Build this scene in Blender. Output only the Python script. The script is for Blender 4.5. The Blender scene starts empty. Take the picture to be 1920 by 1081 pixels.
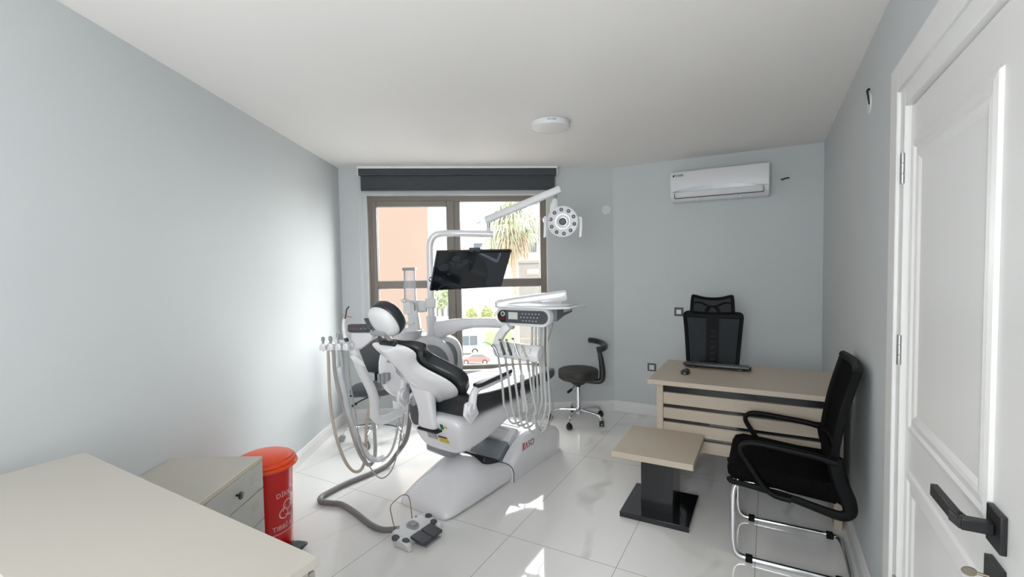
import bpy, bmesh, math, random
from mathutils import Vector, Matrix
random.seed(7)
sc = bpy.context.scene
col = sc.collection
PI = math.pi

# ---------------- camera, sky, sun, rear fill, exposure ----------------
EYE = 1.48
PITCH, ROLL, FPX = -0.042788, -0.016497, 873.13
cam_d = bpy.data.cameras.new('camera'); cam_d.sensor_width = 36; cam_d.lens = 36*FPX/1920
cam_d.clip_start = 0.02; cam_d.clip_end = 500
cam = bpy.data.objects.new('camera', cam_d); col.objects.link(cam)
cr, sr, cp, sp = math.cos(ROLL), math.sin(ROLL), math.cos(PITCH), math.sin(PITCH)
RT, UPV, FW = Vector((1, 0, 0)), Vector((0, -sp, cp)), Vector((0, cp, sp))
cx_, cy_ = cr*RT+sr*UPV, -sr*RT+cr*UPV
cam.matrix_world = Matrix(((cx_.x, cy_.x, -FW.x, 0), (cx_.y, cy_.y, -FW.y, 0), (cx_.z, cy_.z, -FW.z, EYE), (0, 0, 0, 1)))
sc.camera = cam

w = bpy.data.worlds.new('sky'); sc.world = w; w.use_nodes = True
bg = w.node_tree.nodes['Background']; bg.inputs[0].default_value = (0.93, 0.97, 1.0, 1); bg.inputs[1].default_value = 1.27

def lamp(name, kind, loc, direction, energy, color, **kw):
    d = bpy.data.lights.new(name, kind); d.energy = energy; d.color = color
    for k, v in kw.items(): setattr(d, k, v)
    o = bpy.data.objects.new(name, d); col.objects.link(o); o.location = loc
    o.rotation_euler = Vector(direction).to_track_quat('-Z', 'Y').to_euler()
    return o
# soft hazy daylight from beyond the window, and an added fill lamp behind the camera
lamp('sun_haze', 'SUN', (0, 9, 6), (0.30, -1, -0.40), 15.5, (1.0, 0.985, 0.965), angle=math.radians(150))
lamp('rear_fill', 'AREA', (-0.77, -0.82, 1.55), (0.0, 1, 0.05), 22.0, (0.98, 0.99, 1.0), shape='RECTANGLE', size=1.2, size_y=1.55)
vs = sc.view_settings
vs.view_transform = 'Standard'; vs.look = 'None'; vs.exposure = 1.16; vs.gamma = 1.0; vs.use_curve_mapping = False

# ---------------- materials ----------------
def mat(name, color, rough=0.5, metal=0.0, coat=0.0, spec=0.5, noise=None, bump=None, trans=0.0, emit=None, sheen=0.0):
    m = bpy.data.materials.new(name); m.use_nodes = True; nt = m.node_tree
    b = nt.nodes['Principled BSDF']; b.inputs['Base Color'].default_value = (*color, 1)
    b.inputs['Roughness'].default_value = rough; b.inputs['Metallic'].default_value = metal
    b.inputs['Coat Weight'].default_value = coat; b.inputs['Specular IOR Level'].default_value = spec
    b.inputs['Coat Roughness'].default_value = 0.05
    if trans: b.inputs['Transmission Weight'].default_value = trans
    if sheen: b.inputs['Sheen Weight'].default_value = sheen
    tc = nt.nodes.new('ShaderNodeTexCoord')
    if noise:
        sc_, amt = noise
        n = nt.nodes.new('ShaderNodeTexNoise'); n.inputs['Scale'].default_value = sc_; n.inputs['Detail'].default_value = 3
        nt.links.new(tc.outputs['Object'], n.inputs['Vector'])
        mx = nt.nodes.new('ShaderNodeMix'); mx.data_type = 'RGBA'
        mx.inputs['A'].default_value = (*[max(0, c*(1-amt)) for c in color], 1); mx.inputs['B'].default_value = (*[min(1, c*(1+amt)) for c in color], 1)
        nt.links.new(n.outputs['Fac'], mx.inputs['Factor']); nt.links.new(mx.outputs['Result'], b.inputs['Base Color'])
    if bump:
        sc_, st = bump
        n2 = nt.nodes.new('ShaderNodeTexNoise'); n2.inputs['Scale'].default_value = sc_; n2.inputs['Detail'].default_value = 4
        nt.links.new(tc.outputs['Object'], n2.inputs['Vector'])
        bp = nt.nodes.new('ShaderNodeBump'); bp.inputs['Strength'].default_value = st; bp.inputs['Distance'].default_value = 0.002
        nt.links.new(n2.outputs['Fac'], bp.inputs['Height']); nt.links.new(bp.outputs['Normal'], b.inputs['Normal'])
    return m

M_WALL = mat('wall_paint', (0.585, 0.615, 0.625), 0.75, bump=(60, 0.15), noise=(1.2, 0.015))
M_CEIL = mat('ceiling_paint', (0.88, 0.86, 0.84), 0.85, bump=(40, 0.1))
M_TRIM = mat('white_trim', (0.80, 0.80, 0.79), 0.4)
M_DOOR = mat('door_lacquer', (0.80, 0.795, 0.785), 0.32, coat=0.1)
M_WHITE = mat('white_plastic', (0.80, 0.80, 0.825), 0.13, coat=0.7)
M_WHITE_MATTE = mat('white_casing', (0.76, 0.77, 0.78), 0.38)
M_BLACK_LEATHER = mat('black_upholstery', (0.026, 0.030, 0.033), 0.34, bump=(220, 0.12))
M_CHARCOAL = mat('charcoal_upholstery', (0.045, 0.05, 0.058), 0.4, bump=(180, 0.15))
M_SEATBLACK = mat('stool_vinyl', (0.03, 0.028, 0.027), 0.5, bump=(160, 0.2))
M_CHAIRBLACK = mat('matte_black_plastic', (0.003, 0.0035, 0.004), 0.55, spec=0.18)
M_BLACK = mat('black_plastic', (0.012, 0.012, 0.013), 0.38)
M_BLACK_GLOSS = mat('black_gloss', (0.008, 0.008, 0.01), 0.12, coat=0.4)
M_BLACK_FABRIC = mat('black_fabric', (0.003, 0.003, 0.0035), 0.95, spec=0.1, bump=(400, 0.3))
M_GREY = mat('grey_plastic', (0.23, 0.255, 0.28), 0.22, coat=0.3)
M_MIDGREY = mat('mid_grey_plastic', (0.33, 0.34, 0.35), 0.4)
M_DKGREY = mat('dark_grey_plastic', (0.07, 0.075, 0.085), 0.45)
M_CHROME = mat('chrome', (0.75, 0.76, 0.78), 0.08, metal=1.0)
M_STEEL = mat('brushed_steel', (0.42, 0.42, 0.42), 0.32, metal=1.0)
M_HANDLE = mat('anthracite_metal', (0.035, 0.035, 0.037), 0.38, metal=0.6)
M_BRASS = mat('nickel_key', (0.42, 0.37, 0.29), 0.3, metal=1.0)
M_BEIGE = mat('beige_laminate', (0.50, 0.43, 0.345), 0.42, noise=(3.0, 0.02))
M_BEIGE_L = mat('light_beige_laminate', (0.46, 0.435, 0.385), 0.40, noise=(3.0, 0.02))
M_BEIGE_EDGE = mat('cream_edge_band', (0.62, 0.56, 0.45), 0.5)
M_DRAWER = mat('grey_beige_front', (0.50, 0.50, 0.46), 0.45)
M_BLACKWOOD = mat('black_laminate', (0.010, 0.011, 0.013), 0.22, coat=0.2)
M_WIN = mat('taupe_frame', (0.21, 0.18, 0.155), 0.45)
M_REVEAL = mat('window_reveal_paint', (0.78, 0.76, 0.73), 0.7)
M_BLIND = mat('slate_fabric', (0.060, 0.066, 0.073), 0.85, bump=(500, 0.25))
M_RED = mat('red_plastic', (0.62, 0.002, 0.002), 0.3, coat=0.1)
M_ORANGE = mat('orange_red_plastic', (0.88, 0.075, 0.012), 0.35, coat=0.15)
M_PRINT = mat('white_print', (0.75, 0.6, 0.6), 0.5)
M_REDPRINT = mat('red_print', (0.45, 0.01, 0.015), 0.4)
M_DARKPRINT = mat('black_print', (0.01, 0.01, 0.01), 0.5)
M_GREYPRINT = mat('pale_grey_print', (0.4, 0.42, 0.44), 0.5)
M_LCD = mat('pale_display', (0.62, 0.64, 0.62), 0.3)
M_SCREEN = mat('monitor_screen', (0.004, 0.007, 0.011), 0.12, coat=0.3)
M_SCREEN2 = mat('screen_pattern', (0.028, 0.034, 0.042), 0.25)
M_SCREEN3 = mat('painted_reflection', (0.14, 0.15, 0.19), 0.3)
M_BLUEDARK = mat('blue_black_plastic', (0.012, 0.016, 0.024), 0.35)
M_YELLOW = mat('yellow_sticker', (0.62, 0.47, 0.03), 0.5)
M_GREEN = mat('green_switch', (0.02, 0.20, 0.12), 0.3)
M_HOSE = mat('grey_hose', (0.50, 0.51, 0.51), 0.35)
M_HOSE_B = mat('beige_hose', (0.50, 0.44, 0.37), 0.45)
M_HOSE_G = mat('greige_hose', (0.36, 0.35, 0.33), 0.45)
M_HOSE_D = mat('slate_hose', (0.16, 0.175, 0.20), 0.4)
M_HOSE_P = mat('pedal_hose', (0.20, 0.19, 0.20), 0.45)
M_CUP = mat('paper_cup', (0.85, 0.85, 0.84), 0.7)
M_ORSHIELD = mat('orange_shield', (0.9, 0.16, 0.04), 0.25, trans=0.35)
M_COPPER = mat('copper_wire', (0.35, 0.25, 0.2), 0.3, metal=1.0)

def thin_glass(name, tint, refl=0.06, opac=0.0, ocol=(0.8, 0.8, 0.8)):
    m = bpy.data.materials.new(name); m.use_nodes = True; nt = m.node_tree; nt.nodes.clear()
    out = nt.nodes.new('ShaderNodeOutputMaterial'); t = nt.nodes.new('ShaderNodeBsdfTransparent'); t.inputs[0].default_value = (*tint, 1)
    g = nt.nodes.new('ShaderNodeBsdfGlossy'); g.inputs['Roughness'].default_value = 0.02
    fr = nt.nodes.new('ShaderNodeLayerWeight'); fr.inputs['Blend'].default_value = refl
    mx = nt.nodes.new('ShaderNodeMixShader'); nt.links.new(fr.outputs['Fresnel'], mx.inputs[0]); nt.links.new(t.outputs[0], mx.inputs[1]); nt.links.new(g.outputs[0], mx.inputs[2])
    last = mx
    if opac:
        d = nt.nodes.new('ShaderNodeBsdfDiffuse'); d.inputs[0].default_value = (*ocol, 1)
        m2 = nt.nodes.new('ShaderNodeMixShader'); m2.inputs[0].default_value = opac
        nt.links.new(mx.outputs[0], m2.inputs[1]); nt.links.new(d.outputs[0], m2.inputs[2]); last = m2
    nt.links.new(last.outputs[0], out.inputs[0]); return m
M_GLASS = thin_glass('window_glass', (0.97, 0.98, 0.98))
M_TUBEGLASS = thin_glass('clear_tube', (0.97, 0.98, 1.0), 0.25, 0.22, (0.8, 0.82, 0.86))
M_FILM = thin_glass('plastic_film', (1, 1, 1), 0.3, 0.45, (0.85, 0.87, 0.9))
M_MESHFAB = thin_glass('chair_mesh', (1, 1, 1), 0.0, 0.88, (0.050, 0.058, 0.062))

def floor_material():
    m = bpy.data.materials.new('marble_tile'); m.use_nodes = True; nt = m.node_tree; N = nt.nodes; L = nt.links
    b = N['Principled BSDF']; b.inputs['Roughness'].default_value = 0.055; b.inputs['Specular IOR Level'].default_value = 0.6
    b.inputs['Coat Weight'].default_value = 0.25; b.inputs['Coat Roughness'].default_value = 0.03
    tc = N.new('ShaderNodeTexCoord'); mp = N.new('ShaderNodeMapping')
    L.new(tc.outputs['Object'], mp.inputs['Vector'])
    br = N.new('ShaderNodeTexBrick'); br.offset = 0.0; br.squash = 1.0
    br.inputs['Scale'].default_value = 1.0; br.inputs['Brick Width'].default_value = TILE_U; br.inputs['Row Height'].default_value = TILE_V
    br.inputs['Mortar Size'].default_value = 0.0018; br.inputs['Mortar Smooth'].default_value = 0.3
    br.inputs['Color1'].default_value = (0, 0, 0, 1); br.inputs['Color2'].default_value = (1, 1, 1, 1)
    L.new(mp.outputs[0], br.inputs['Vector'])
    # veins
    n1 = N.new('ShaderNodeTexNoise'); n1.inputs['Scale'].default_value = 1.3; n1.inputs['Detail'].default_value = 6; n1.inputs['Distortion'].default_value = 1.6
    wv = N.new('ShaderNodeTexWave'); wv.inputs['Scale'].default_value = 0.55; wv.inputs['Distortion'].default_value = 9; wv.inputs['Detail'].default_value = 4; wv.inputs['Detail Scale'].default_value = 1.2
    off = N.new('ShaderNodeVectorMath'); off.operation = 'ADD'
    sc3 = N.new('ShaderNodeVectorMath'); sc3.operation = 'SCALE'; sc3.inputs['Scale'].default_value = 3.0
    L.new(br.outputs['Color'], sc3.inputs[0]); L.new(mp.outputs[0], off.inputs[0]); L.new(sc3.outputs[0], off.inputs[1])
    L.new(off.outputs[0], n1.inputs['Vector']); L.new(off.outputs[0], wv.inputs['Vector'])
    r1 = N.new('ShaderNodeValToRGB'); r1.color_ramp.elements[0].position = 0.0; r1.color_ramp.elements[0].color = (0.70, 0.70, 0.69, 1)
    r1.color_ramp.elements[1].position = 0.05; r1.color_ramp.elements[1].color = (1, 1, 1, 1)
    L.new(wv.outputs['Fac'], r1.inputs[0])
    r2 = N.new('ShaderNodeValToRGB'); r2.color_ramp.elements[0].position = 0.42; r2.color_ramp.elements[0].color = (0, 0, 0, 1)
    r2.color_ramp.elements[1].position = 0.62; r2.color_ramp.elements[1].color = (1, 1, 1, 1)
    L.new(n1.outputs['Fac'], r2.inputs[0])
    vein = N.new('ShaderNodeMix'); vein.data_type = 'RGBA'; vein.inputs['A'].default_value = (1, 1, 1, 1)
    L.new(r2.outputs[0], vein.inputs['Factor']); L.new(r1.outputs[0], vein.inputs['B'])
    base = N.new('ShaderNodeMix'); base.data_type = 'RGBA'; base.inputs['A'].default_value = (0.83, 0.825, 0.805, 1); base.inputs['B'].default_value = (0.88, 0.875, 0.86, 1)
    L.new(n1.outputs['Fac'], base.inputs['Factor'])
    mul = N.new('ShaderNodeMix'); mul.data_type = 'RGBA'; mul.blend_type = 'MULTIPLY'; mul.inputs['Factor'].default_value = 0.75
    L.new(base.outputs['Result'], mul.inputs['A']); L.new(vein.outputs['Result'], mul.inputs['B'])
    gr = N.new('ShaderNodeMix'); gr.data_type = 'RGBA'; gr.inputs['B'].default_value = (0.27, 0.25, 0.22, 1)
    L.new(br.outputs['Fac'], gr.inputs['Factor']); L.new(mul.outputs['Result'], gr.inputs['A']); L.new(gr.outputs['Result'], b.inputs['Base Color'])
    rr = N.new('ShaderNodeMix'); rr.inputs['A'].default_value = 0.055; rr.inputs['B'].default_value = 0.6
    L.new(br.outputs['Fac'], rr.inputs['Factor']); L.new(rr.outputs['Result'], b.inputs['Roughness'])
    return m
TILE_U, TILE_V = 0.600, 1.223

# ---------------- mesh helpers ----------------
class MB:
    def __init__(s): s.v = []; s.f = []
    def add(s, vs_, fs, mx=None):
        o = len(s.v)
        for p in vs_:
            p = Vector(p); s.v.append(mx @ p if mx else p)
        s.f += [tuple(i+o for i in f) for f in fs]; return s
    def box(s, x0, x1, y0, y1, z0, z1, mx=None):
        return s.add([(x0, y0, z0), (x1, y0, z0), (x1, y1, z0), (x0, y1, z0), (x0, y0, z1), (x1, y0, z1), (x1, y1, z1), (x0, y1, z1)],
                     [(0, 3, 2, 1), (4, 5, 6, 7), (0, 1, 5, 4), (1, 2, 6, 5), (2, 3, 7, 6), (3, 0, 4, 7)], mx)
    def cbox(s, c, d, mx=None):
        return s.box(c[0]-d[0]/2, c[0]+d[0]/2, c[1]-d[1]/2, c[1]+d[1]/2, c[2]-d[2]/2, c[2]+d[2]/2, mx)
    def prism(s, poly, z0, z1, mx=None):
        n = len(poly)
        v = [(p[0], p[1], z0) for p in poly]+[(p[0], p[1], z1) for p in poly]
        f = [tuple(range(n))[::-1], tuple(range(n, 2*n))]+[(i, (i+1) % n, n+(i+1) % n, n+i) for i in range(n)]
        return s.add(v, f, mx)
    def loft(s, rings, cap=True, mx=None, closed=False):
        n = len(rings[0]); v = [p for r in rings for p in r]; f = []
        m = len(rings)
        for k in range(m if closed else m-1):
            k2 = (k+1) % m
            for i in range(n):
                j = (i+1) % n
                f.append((k*n+i, k*n+j, k2*n+j, k2*n+i))
        if cap and not closed:
            f.append(tuple(range(n))[::-1]); f.append(tuple((m-1)*n+i for i in range(n)))
        return s.add(v, f, mx)
    def lathe(s, prof, n=32, mx=None):
        rings = [[(r*math.cos(2*PI*i/n), r*math.sin(2*PI*i/n), z) for i in range(n)] for r, z in prof]
        return s.loft(rings, True, mx)
    def cyl(s, a, b, r, r2=None, n=20):
        a, b = Vector(a), Vector(b); d = b-a; mx = Matrix.Translation(a) @ d.to_track_quat('Z', 'Y').to_matrix().to_4x4()
        return s.lathe([(r, 0), (r if r2 is None else r2, d.length)], n, mx)
    def tube(s, pts, r, n=12, smooth=6, caps=True, sx=1.0):
        P = spline(pts, smooth) if smooth else [Vector(p) for p in pts]
        R = r if callable(r) else (lambda t: r)
        T = [(P[min(i+1, len(P)-1)]-P[max(i-1, 0)]).normalized() for i in range(len(P))]
        u = T[0].orthogonal().normalized()
        if abs(T[0].z) < 0.95: u = Vector((0, 0, 1)).cross(T[0]).normalized()
        rings = []
        for i, p in enumerate(P):
            u = (u-T[i]*u.dot(T[i])).normalized(); w_ = T[i].cross(u)
            rr = R(i/max(1, len(P)-1))
            rings.append([p+u*(rr*sx*math.cos(2*PI*k/n))+w_*(rr*math.sin(2*PI*k/n)) for k in range(n)])
        return s.loft(rings, caps)
    def out(s, name, m, parent=None, bevel=0, seg=2, smooth=35, sub=0, loc=None):
        me = bpy.data.meshes.new(name); me.from_pydata([tuple(p) for p in s.v], [], s.f); me.update()
        bm = bmesh.new(); bm.from_mesh(me); bmesh.ops.recalc_face_normals(bm, faces=bm.faces); bm.to_mesh(me); bm.free()
        me.materials.append(m)
        if smooth:
            me.shade_smooth()
            if smooth < 180: me.set_sharp_from_angle(angle=math.radians(smooth))
        o = bpy.data.objects.new(name, me); col.objects.link(o)
        if parent is not None: o.parent = parent
        if loc is not None: o.location = loc
        if bevel:
            b = o.modifiers.new('bevel', 'BEVEL'); b.width = bevel; b.segments = seg; b.limit_method = 'ANGLE'; b.angle_limit = math.radians(30)
            b.harden_normals = False
        if sub:
            d = o.modifiers.new('sub', 'SUBSURF'); d.levels = sub; d.render_levels = sub
        return o

def spline(pts, k=6):
    P = [Vector(p) for p in pts]
    if len(P) < 3: return P
    Q = [P[0]*2-P[1]]+P+[P[-1]*2-P[-2]]; R = []
    for i in range(1, len(Q)-2):
        for j in range(k):
            t = j/k; a, b, c, d = Q[i-1], Q[i], Q[i+1], Q[i+2]
            R.append(0.5*((2*b)+(c-a)*t+(2*a-5*b+4*c-d)*t*t+(3*b-a-3*c+d)*t**3))
    R.append(P[-1]); return R
def rrect(w_, h_, r, n=5, cx=0, cy=0):
    r = min(r, w_/2-1e-5, h_/2-1e-5); out = []
    for qx, qy, a0 in ((1, 1, 0), (-1, 1, 90), (-1, -1, 180), (1, -1, 270)):
        for i in range(n+1):
            a = math.radians(a0+90*i/n); out.append((cx+qx*(w_/2-r)+r*math.cos(a), cy+qy*(h_/2-r)+r*math.sin(a)))
    return out
def superell(a, b, e=2.6, n=28, cx=0, cy=0):
    o = []
    for i in range(n):
        t = 2*PI*i/n; c, s_ = math.cos(t), math.sin(t)
        o.append((cx+a*math.copysign(abs(c)**(2/e), c), cy+b*math.copysign(abs(s_)**(2/e), s_)))
    return o
def pillow(mb, outline, z0, z1, edge, mx=None, dome=0.0, steps=4, base_round=True):
    """solid slab from a closed outline with rounded rims"""
    c = Vector((sum(p[0] for p in outline)/len(outline), sum(p[1] for p in outline)/len(outline)))
    n = len(outline); nor = []
    area = sum(outline[i][0]*outline[(i+1) % n][1]-outline[(i+1) % n][0]*outline[i][1] for i in range(n))
    sg = 1 if area > 0 else -1
    for i in range(n):
        a, b = Vector(outline[i-1]), Vector(outline[(i+1) % n]); d = (b-a).normalized(); nor.append(Vector((d.y, -d.x))*sg)
    rings = []
    def ring(ins, z): return [(outline[i][0]-nor[i].x*ins, outline[i][1]-nor[i].y*ins, z) for i in range(n)]
    if base_round:
        for k in range(steps+1):
            a = PI/2*k/steps; rings.append(ring(edge*(1-math.sin(a)), z0+edge*(1-math.cos(a))))
    else: rings.append(ring(0, z0))
    for k in range(steps+1):
        a = PI/2*k/steps; rings.append(ring(edge*(1-math.cos(a)), z1-edge*(1-math.sin(a))))
    if dome:
        R = [Vector(p) for p in rings[-1]]
        for f in (0.7, 0.4, 0.12):
            rings.append([(c.x+(p.x-c.x)*f, c.y+(p.y-c.y)*f, z1+dome*(1-f*f)) for p in R])
    mb.loft(rings, True, mx)

AR = 0.5032023
EU = Vector((math.cos(AR), -math.sin(AR), 0)); EV = Vector((math.sin(AR), math.cos(AR), 0))
def empty(name, loc=(0, 0, 0), rz=0, label=None, cat=None, group=None, kind=None):
    o = bpy.data.objects.new(name, None); col.objects.link(o); o.location = loc; o.rotation_euler = (0, 0, rz); o.empty_display_size = 0.05
    return tag(o, label, cat, group, kind)
def tag(o, label=None, cat=None, group=None, kind=None):
    if label: o['label'] = label
    if cat: o['category'] = cat
    if group: o['group'] = group
    if kind: o['kind'] = kind
    return o
def part_label(o, t): o['label'] = t; return o
UVROT = -AR           # things squared to the tiled grid: local x runs along EU, local y along EV
def uv_empty(name, u, v, z=0, **k): return empty(name, EU*u+EV*v+Vector((0, 0, z)), UVROT, **k)
def text_mesh(txt, size, extrude=0.0006, width=None):
    cu = bpy.data.curves.new('t', 'FONT'); cu.body = txt; cu.size = size; cu.extrude = extrude; cu.align_x = 'CENTER'; cu.align_y = 'CENTER'; cu.resolution_u = 3
    o = bpy.data.objects.new('t', cu); col.objects.link(o)
    dg = bpy.context.evaluated_depsgraph_get(); me = bpy.data.meshes.new_from_object(o.evaluated_get(dg))
    vs_ = [v.co.copy() for v in me.vertices]; fs = [tuple(p.vertices) for p in me.polygons]
    bpy.data.objects.remove(o); bpy.data.curves.remove(cu); bpy.data.meshes.remove(me)
    return vs_, fs

# ================= THE SETTING =================
CEIL = 2.4815
LW, WA, AC = Vector((-1.6741, 4.5817, 0)), Vector((1.0396, 4.7580, 0)), Vector((2.6036, 3.8971, 0))
RB = EU*0.4015+EV*(-0.50)                         # rear end of the right-hand wall
LB = Vector((-1.6001-0.0161*0.65, -0.65, 0))     # rear end of the left-hand wall
def struct(o): o['kind'] = 'structure'; return o
def wall_frame(a, b):
    d = (b-a); L_ = d.length; d.normalize(); n = Vector((-d.y, d.x, 0))   # n points outward (room to the right of a->b)
    return Matrix(((d.x, n.x, 0, a.x), (d.y, n.y, 0, a.y), (0, 0, 1, 0), (0, 0, 0, 1))), L_
fl = MB().prism([(-3, -4), (6, -4), (6, 9), (-3, 9)], -0.05, 0)
floor = struct(fl.out('floor', floor_material(), smooth=0))
# object axes follow the tile grid; crossing of joints measured at P1
P1 = Vector((-0.0356, 2.522, 0))
floor.data.transform(Matrix.Identity(4))
fm = MB()
poly = [LW, WA, AC, RB, LB]
FR = Matrix.Translation(P1) @ Matrix.Rotation(UVROT, 4, 'Z')
fm.prism([((FR.inverted() @ p).x, (FR.inverted() @ p).y) for p in [q+(q-Vector((0.2, 2, 0))).normalized()*0.08 for q in poly]], -0.05, 0)
bpy.data.objects.remove(floor)
floor = struct(fm.out('floor', floor_material(), smooth=0)); floor.matrix_world = FR
ce = MB().prism([(p.x, p.y) for p in [q+(q-Vector((0.2, 2, 0))).normalized()*0.08 for q in poly]], CEIL, CEIL+0.08)
struct(ce.out('ceiling', M_CEIL, smooth=0))
T = 0.12
# left wall
mx, L_ = wall_frame(LB, LW); struct(MB().box(-0.1, L_+0.05, 0, T, 0, CEIL+0.05, mx).out('wall_left', M_WALL, smooth=0))
# window wall (opening t 0.2575..2.04, z 0.455..2.22)
mxW, LWn = wall_frame(LW, WA)
WX0, WX1, WZ0, WZ1 = 0.2575, 2.045, 0.455, 2.222
wb = MB(); wt = 0.16
wb.box(-0.05, WX0, 0, wt, 0, CEIL+0.05, mxW).box(WX1, LWn, 0, wt, 0, CEIL+0.05, mxW).box(WX0, WX1, 0, wt, 0, WZ0, mxW).box(WX0, WX1, 0, wt, WZ1, CEIL+0.05, mxW)
struct(wb.out('wall_back', M_WALL, smooth=0))
rv = MB(); e = 0.004
rv.box(WX0, WX0+e, 0.001, wt, WZ0, WZ1, mxW).box(WX1-e, WX1, 0.001, wt, WZ0, WZ1, mxW).box(WX0+e, WX1-e, 0.001, wt, WZ1-e, WZ1, mxW).box(WX0+e, WX1-e, 0.001, wt, WZ0, WZ0+e, mxW)
struct(rv.out('trim_1', M_REVEAL, smooth=0))
# wall with the air conditioner
mxA, LA = wall_frame(WA, AC); struct(MB().box(0, LA+0.05, 0, T, 0, CEIL+0.05, mxA).out('wall_desk_side', M_WALL, smooth=0))
# right wall with door opening: local t measured from RB towards the camera-far corner
mxR, LR = wall_frame(AC, RB)     # t=0 at far corner (v=4.669)
def tv(v): return 4.6695-v
DOOR_V0, DOOR_V1, DOOR_H = 1.095, 2.02, 2.0
rw = MB(); rw.box(-0.05, tv(DOOR_V1), 0, T, 0, CEIL+0.05, mxR).box(tv(DOOR_V0), LR+0.1, 0, T, 0, CEIL+0.05, mxR).box(tv(DOOR_V1), tv(DOOR_V0), 0, T, DOOR_H, CEIL+0.05, mxR)
struct(rw.out('wall_right', M_WALL, smooth=0))
# unseen rear wall, its opening invented to let the added fill light in
mxB, LBn = wall_frame(RB, LB)
rb = MB(); rb.box(-0.1, 0.25, 0, T, 0, CEIL+0.05, mxB).box(1.50, LBn+0.1, 0, T, 0, CEIL+0.05, mxB).box(0.25, 1.50, 0, T, 0, 0.75, mxB).box(0.25, 1.50, 0, T, 2.35, CEIL+0.05, mxB)
struct(rb.out('wall_rear', M_WALL, smooth=0))
# baseboards: profile swept along each wall
def baseboard(name, mxx, t0, t1, ext=0):
    prof = [(0, 0), (-0.016, 0), (-0.016, 0.075), (-0.012, 0.083), (-0.012, 0.092), (-0.006, 0.104), (0, 0.106)]
    rings = [[(t, p[0], p[1]) for p in prof] for t in (t0, t1)]
    return struct(MB().loft(rings, True, mxx).out(name, M_TRIM, smooth=25))
mxL, LL = wall_frame(LB, LW)
baseboard('baseboard_left', mxL, 0, LL-0.016)
baseboard('baseboard_back', mxW, 0.0, LWn+0.006)
baseboard('baseboard_desk_side', mxA, 0.006, LA-0.016)
baseboard('baseboard_right', mxR, 0, tv(2.17))
baseboard('baseboard_rear', mxB, 0.02, LBn-0.02)

# window: recessed frame, mullion, sashes, panes
def win():
    t0 = EMPTYW
    yf0, yf1 = 0.075, 0.145
    X = lambda x: (x*1.017+1.6741)/0.9979   # world x on the frame plane -> wall t
    f = MB()
    a, b = WX0+e, WX1-e
    f.box(a, X(-1.345), yf0, yf1, WZ0+e, WZ1-e, mxW).box(X(0.297), b, yf0, yf1, WZ0+e, WZ1-e, mxW)
    f.box(X(-1.345), X(0.297), yf0, yf1, 2.165, WZ1-e, mxW).box(X(-1.345), X(0.297), yf0, yf1, WZ0+e, 0.495, mxW)
    f.box(X(-0.566), X(-0.505), yf0, yf1, 0.495, 2.165, mxW)
    struct(f.out('window_frame', M_WIN, t0, bevel=0.003))
    # left sash (opening casement) stands slightly proud
    s_ = MB(); ys0 = 0.058
    s_.box(X(-1.352), X(-1.312), ys0, yf1-0.01, 0.49, 2.17, mxW).box(X(-0.632), X(-0.56), ys0, yf1-0.01, 0.49, 2.17, mxW)
    s_.box(X(-1.312), X(-0.632), ys0, yf1-0.01, 2.118, 2.17, mxW).box(X(-1.312), X(-0.632), ys0, yf1-0.01, 0.49, 0.55, mxW)
    s_.box(X(-1.312), X(-0.632), ys0, yf1-0.01, 1.30, 1.372, mxW)
    s_.out('sash', M_WIN, t0, bevel=0.004)
    r_ = MB().box(X(-0.505), X(0.297), yf0, yf1-0.01, 1.298, 1.375, mxW); r_.out('transom', M_WIN, t0, bevel=0.003)
    b_ = MB()
    for (x0, x1, z0, z1) in ((-1.312, -0.632, 1.372, 2.118), (-1.312, -0.632, 0.55, 1.30), (-0.505, 0.290, 1.375, 2.165), (-0.505, 0.290, 0.495, 1.298)):
        for q in ((X(x0), X(x0)+0.006, z0, z1), (X(x1)-0.006, X(x1), z0, z1), (X(x0), X(x1), z0, z0+0.006), (X(x0), X(x1), z1-0.006, z1)):
            b_.box(q[0], q[1], 0.095, 0.102, q[2], q[3], mxW)
        MB().box(X(x0), X(x1), 0.103, 0.107, z0, z1, mxW).out('pane', M_GLASS, t0, smooth=0)
    part_label(b_.out('glazing_bead', M_TRIM, t0, smooth=0), 'white glazing bead around the glass')
EMPTYW = empty('window_1', kind='structure')
EMPTYW['kind'] = 'structure'
win()

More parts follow.
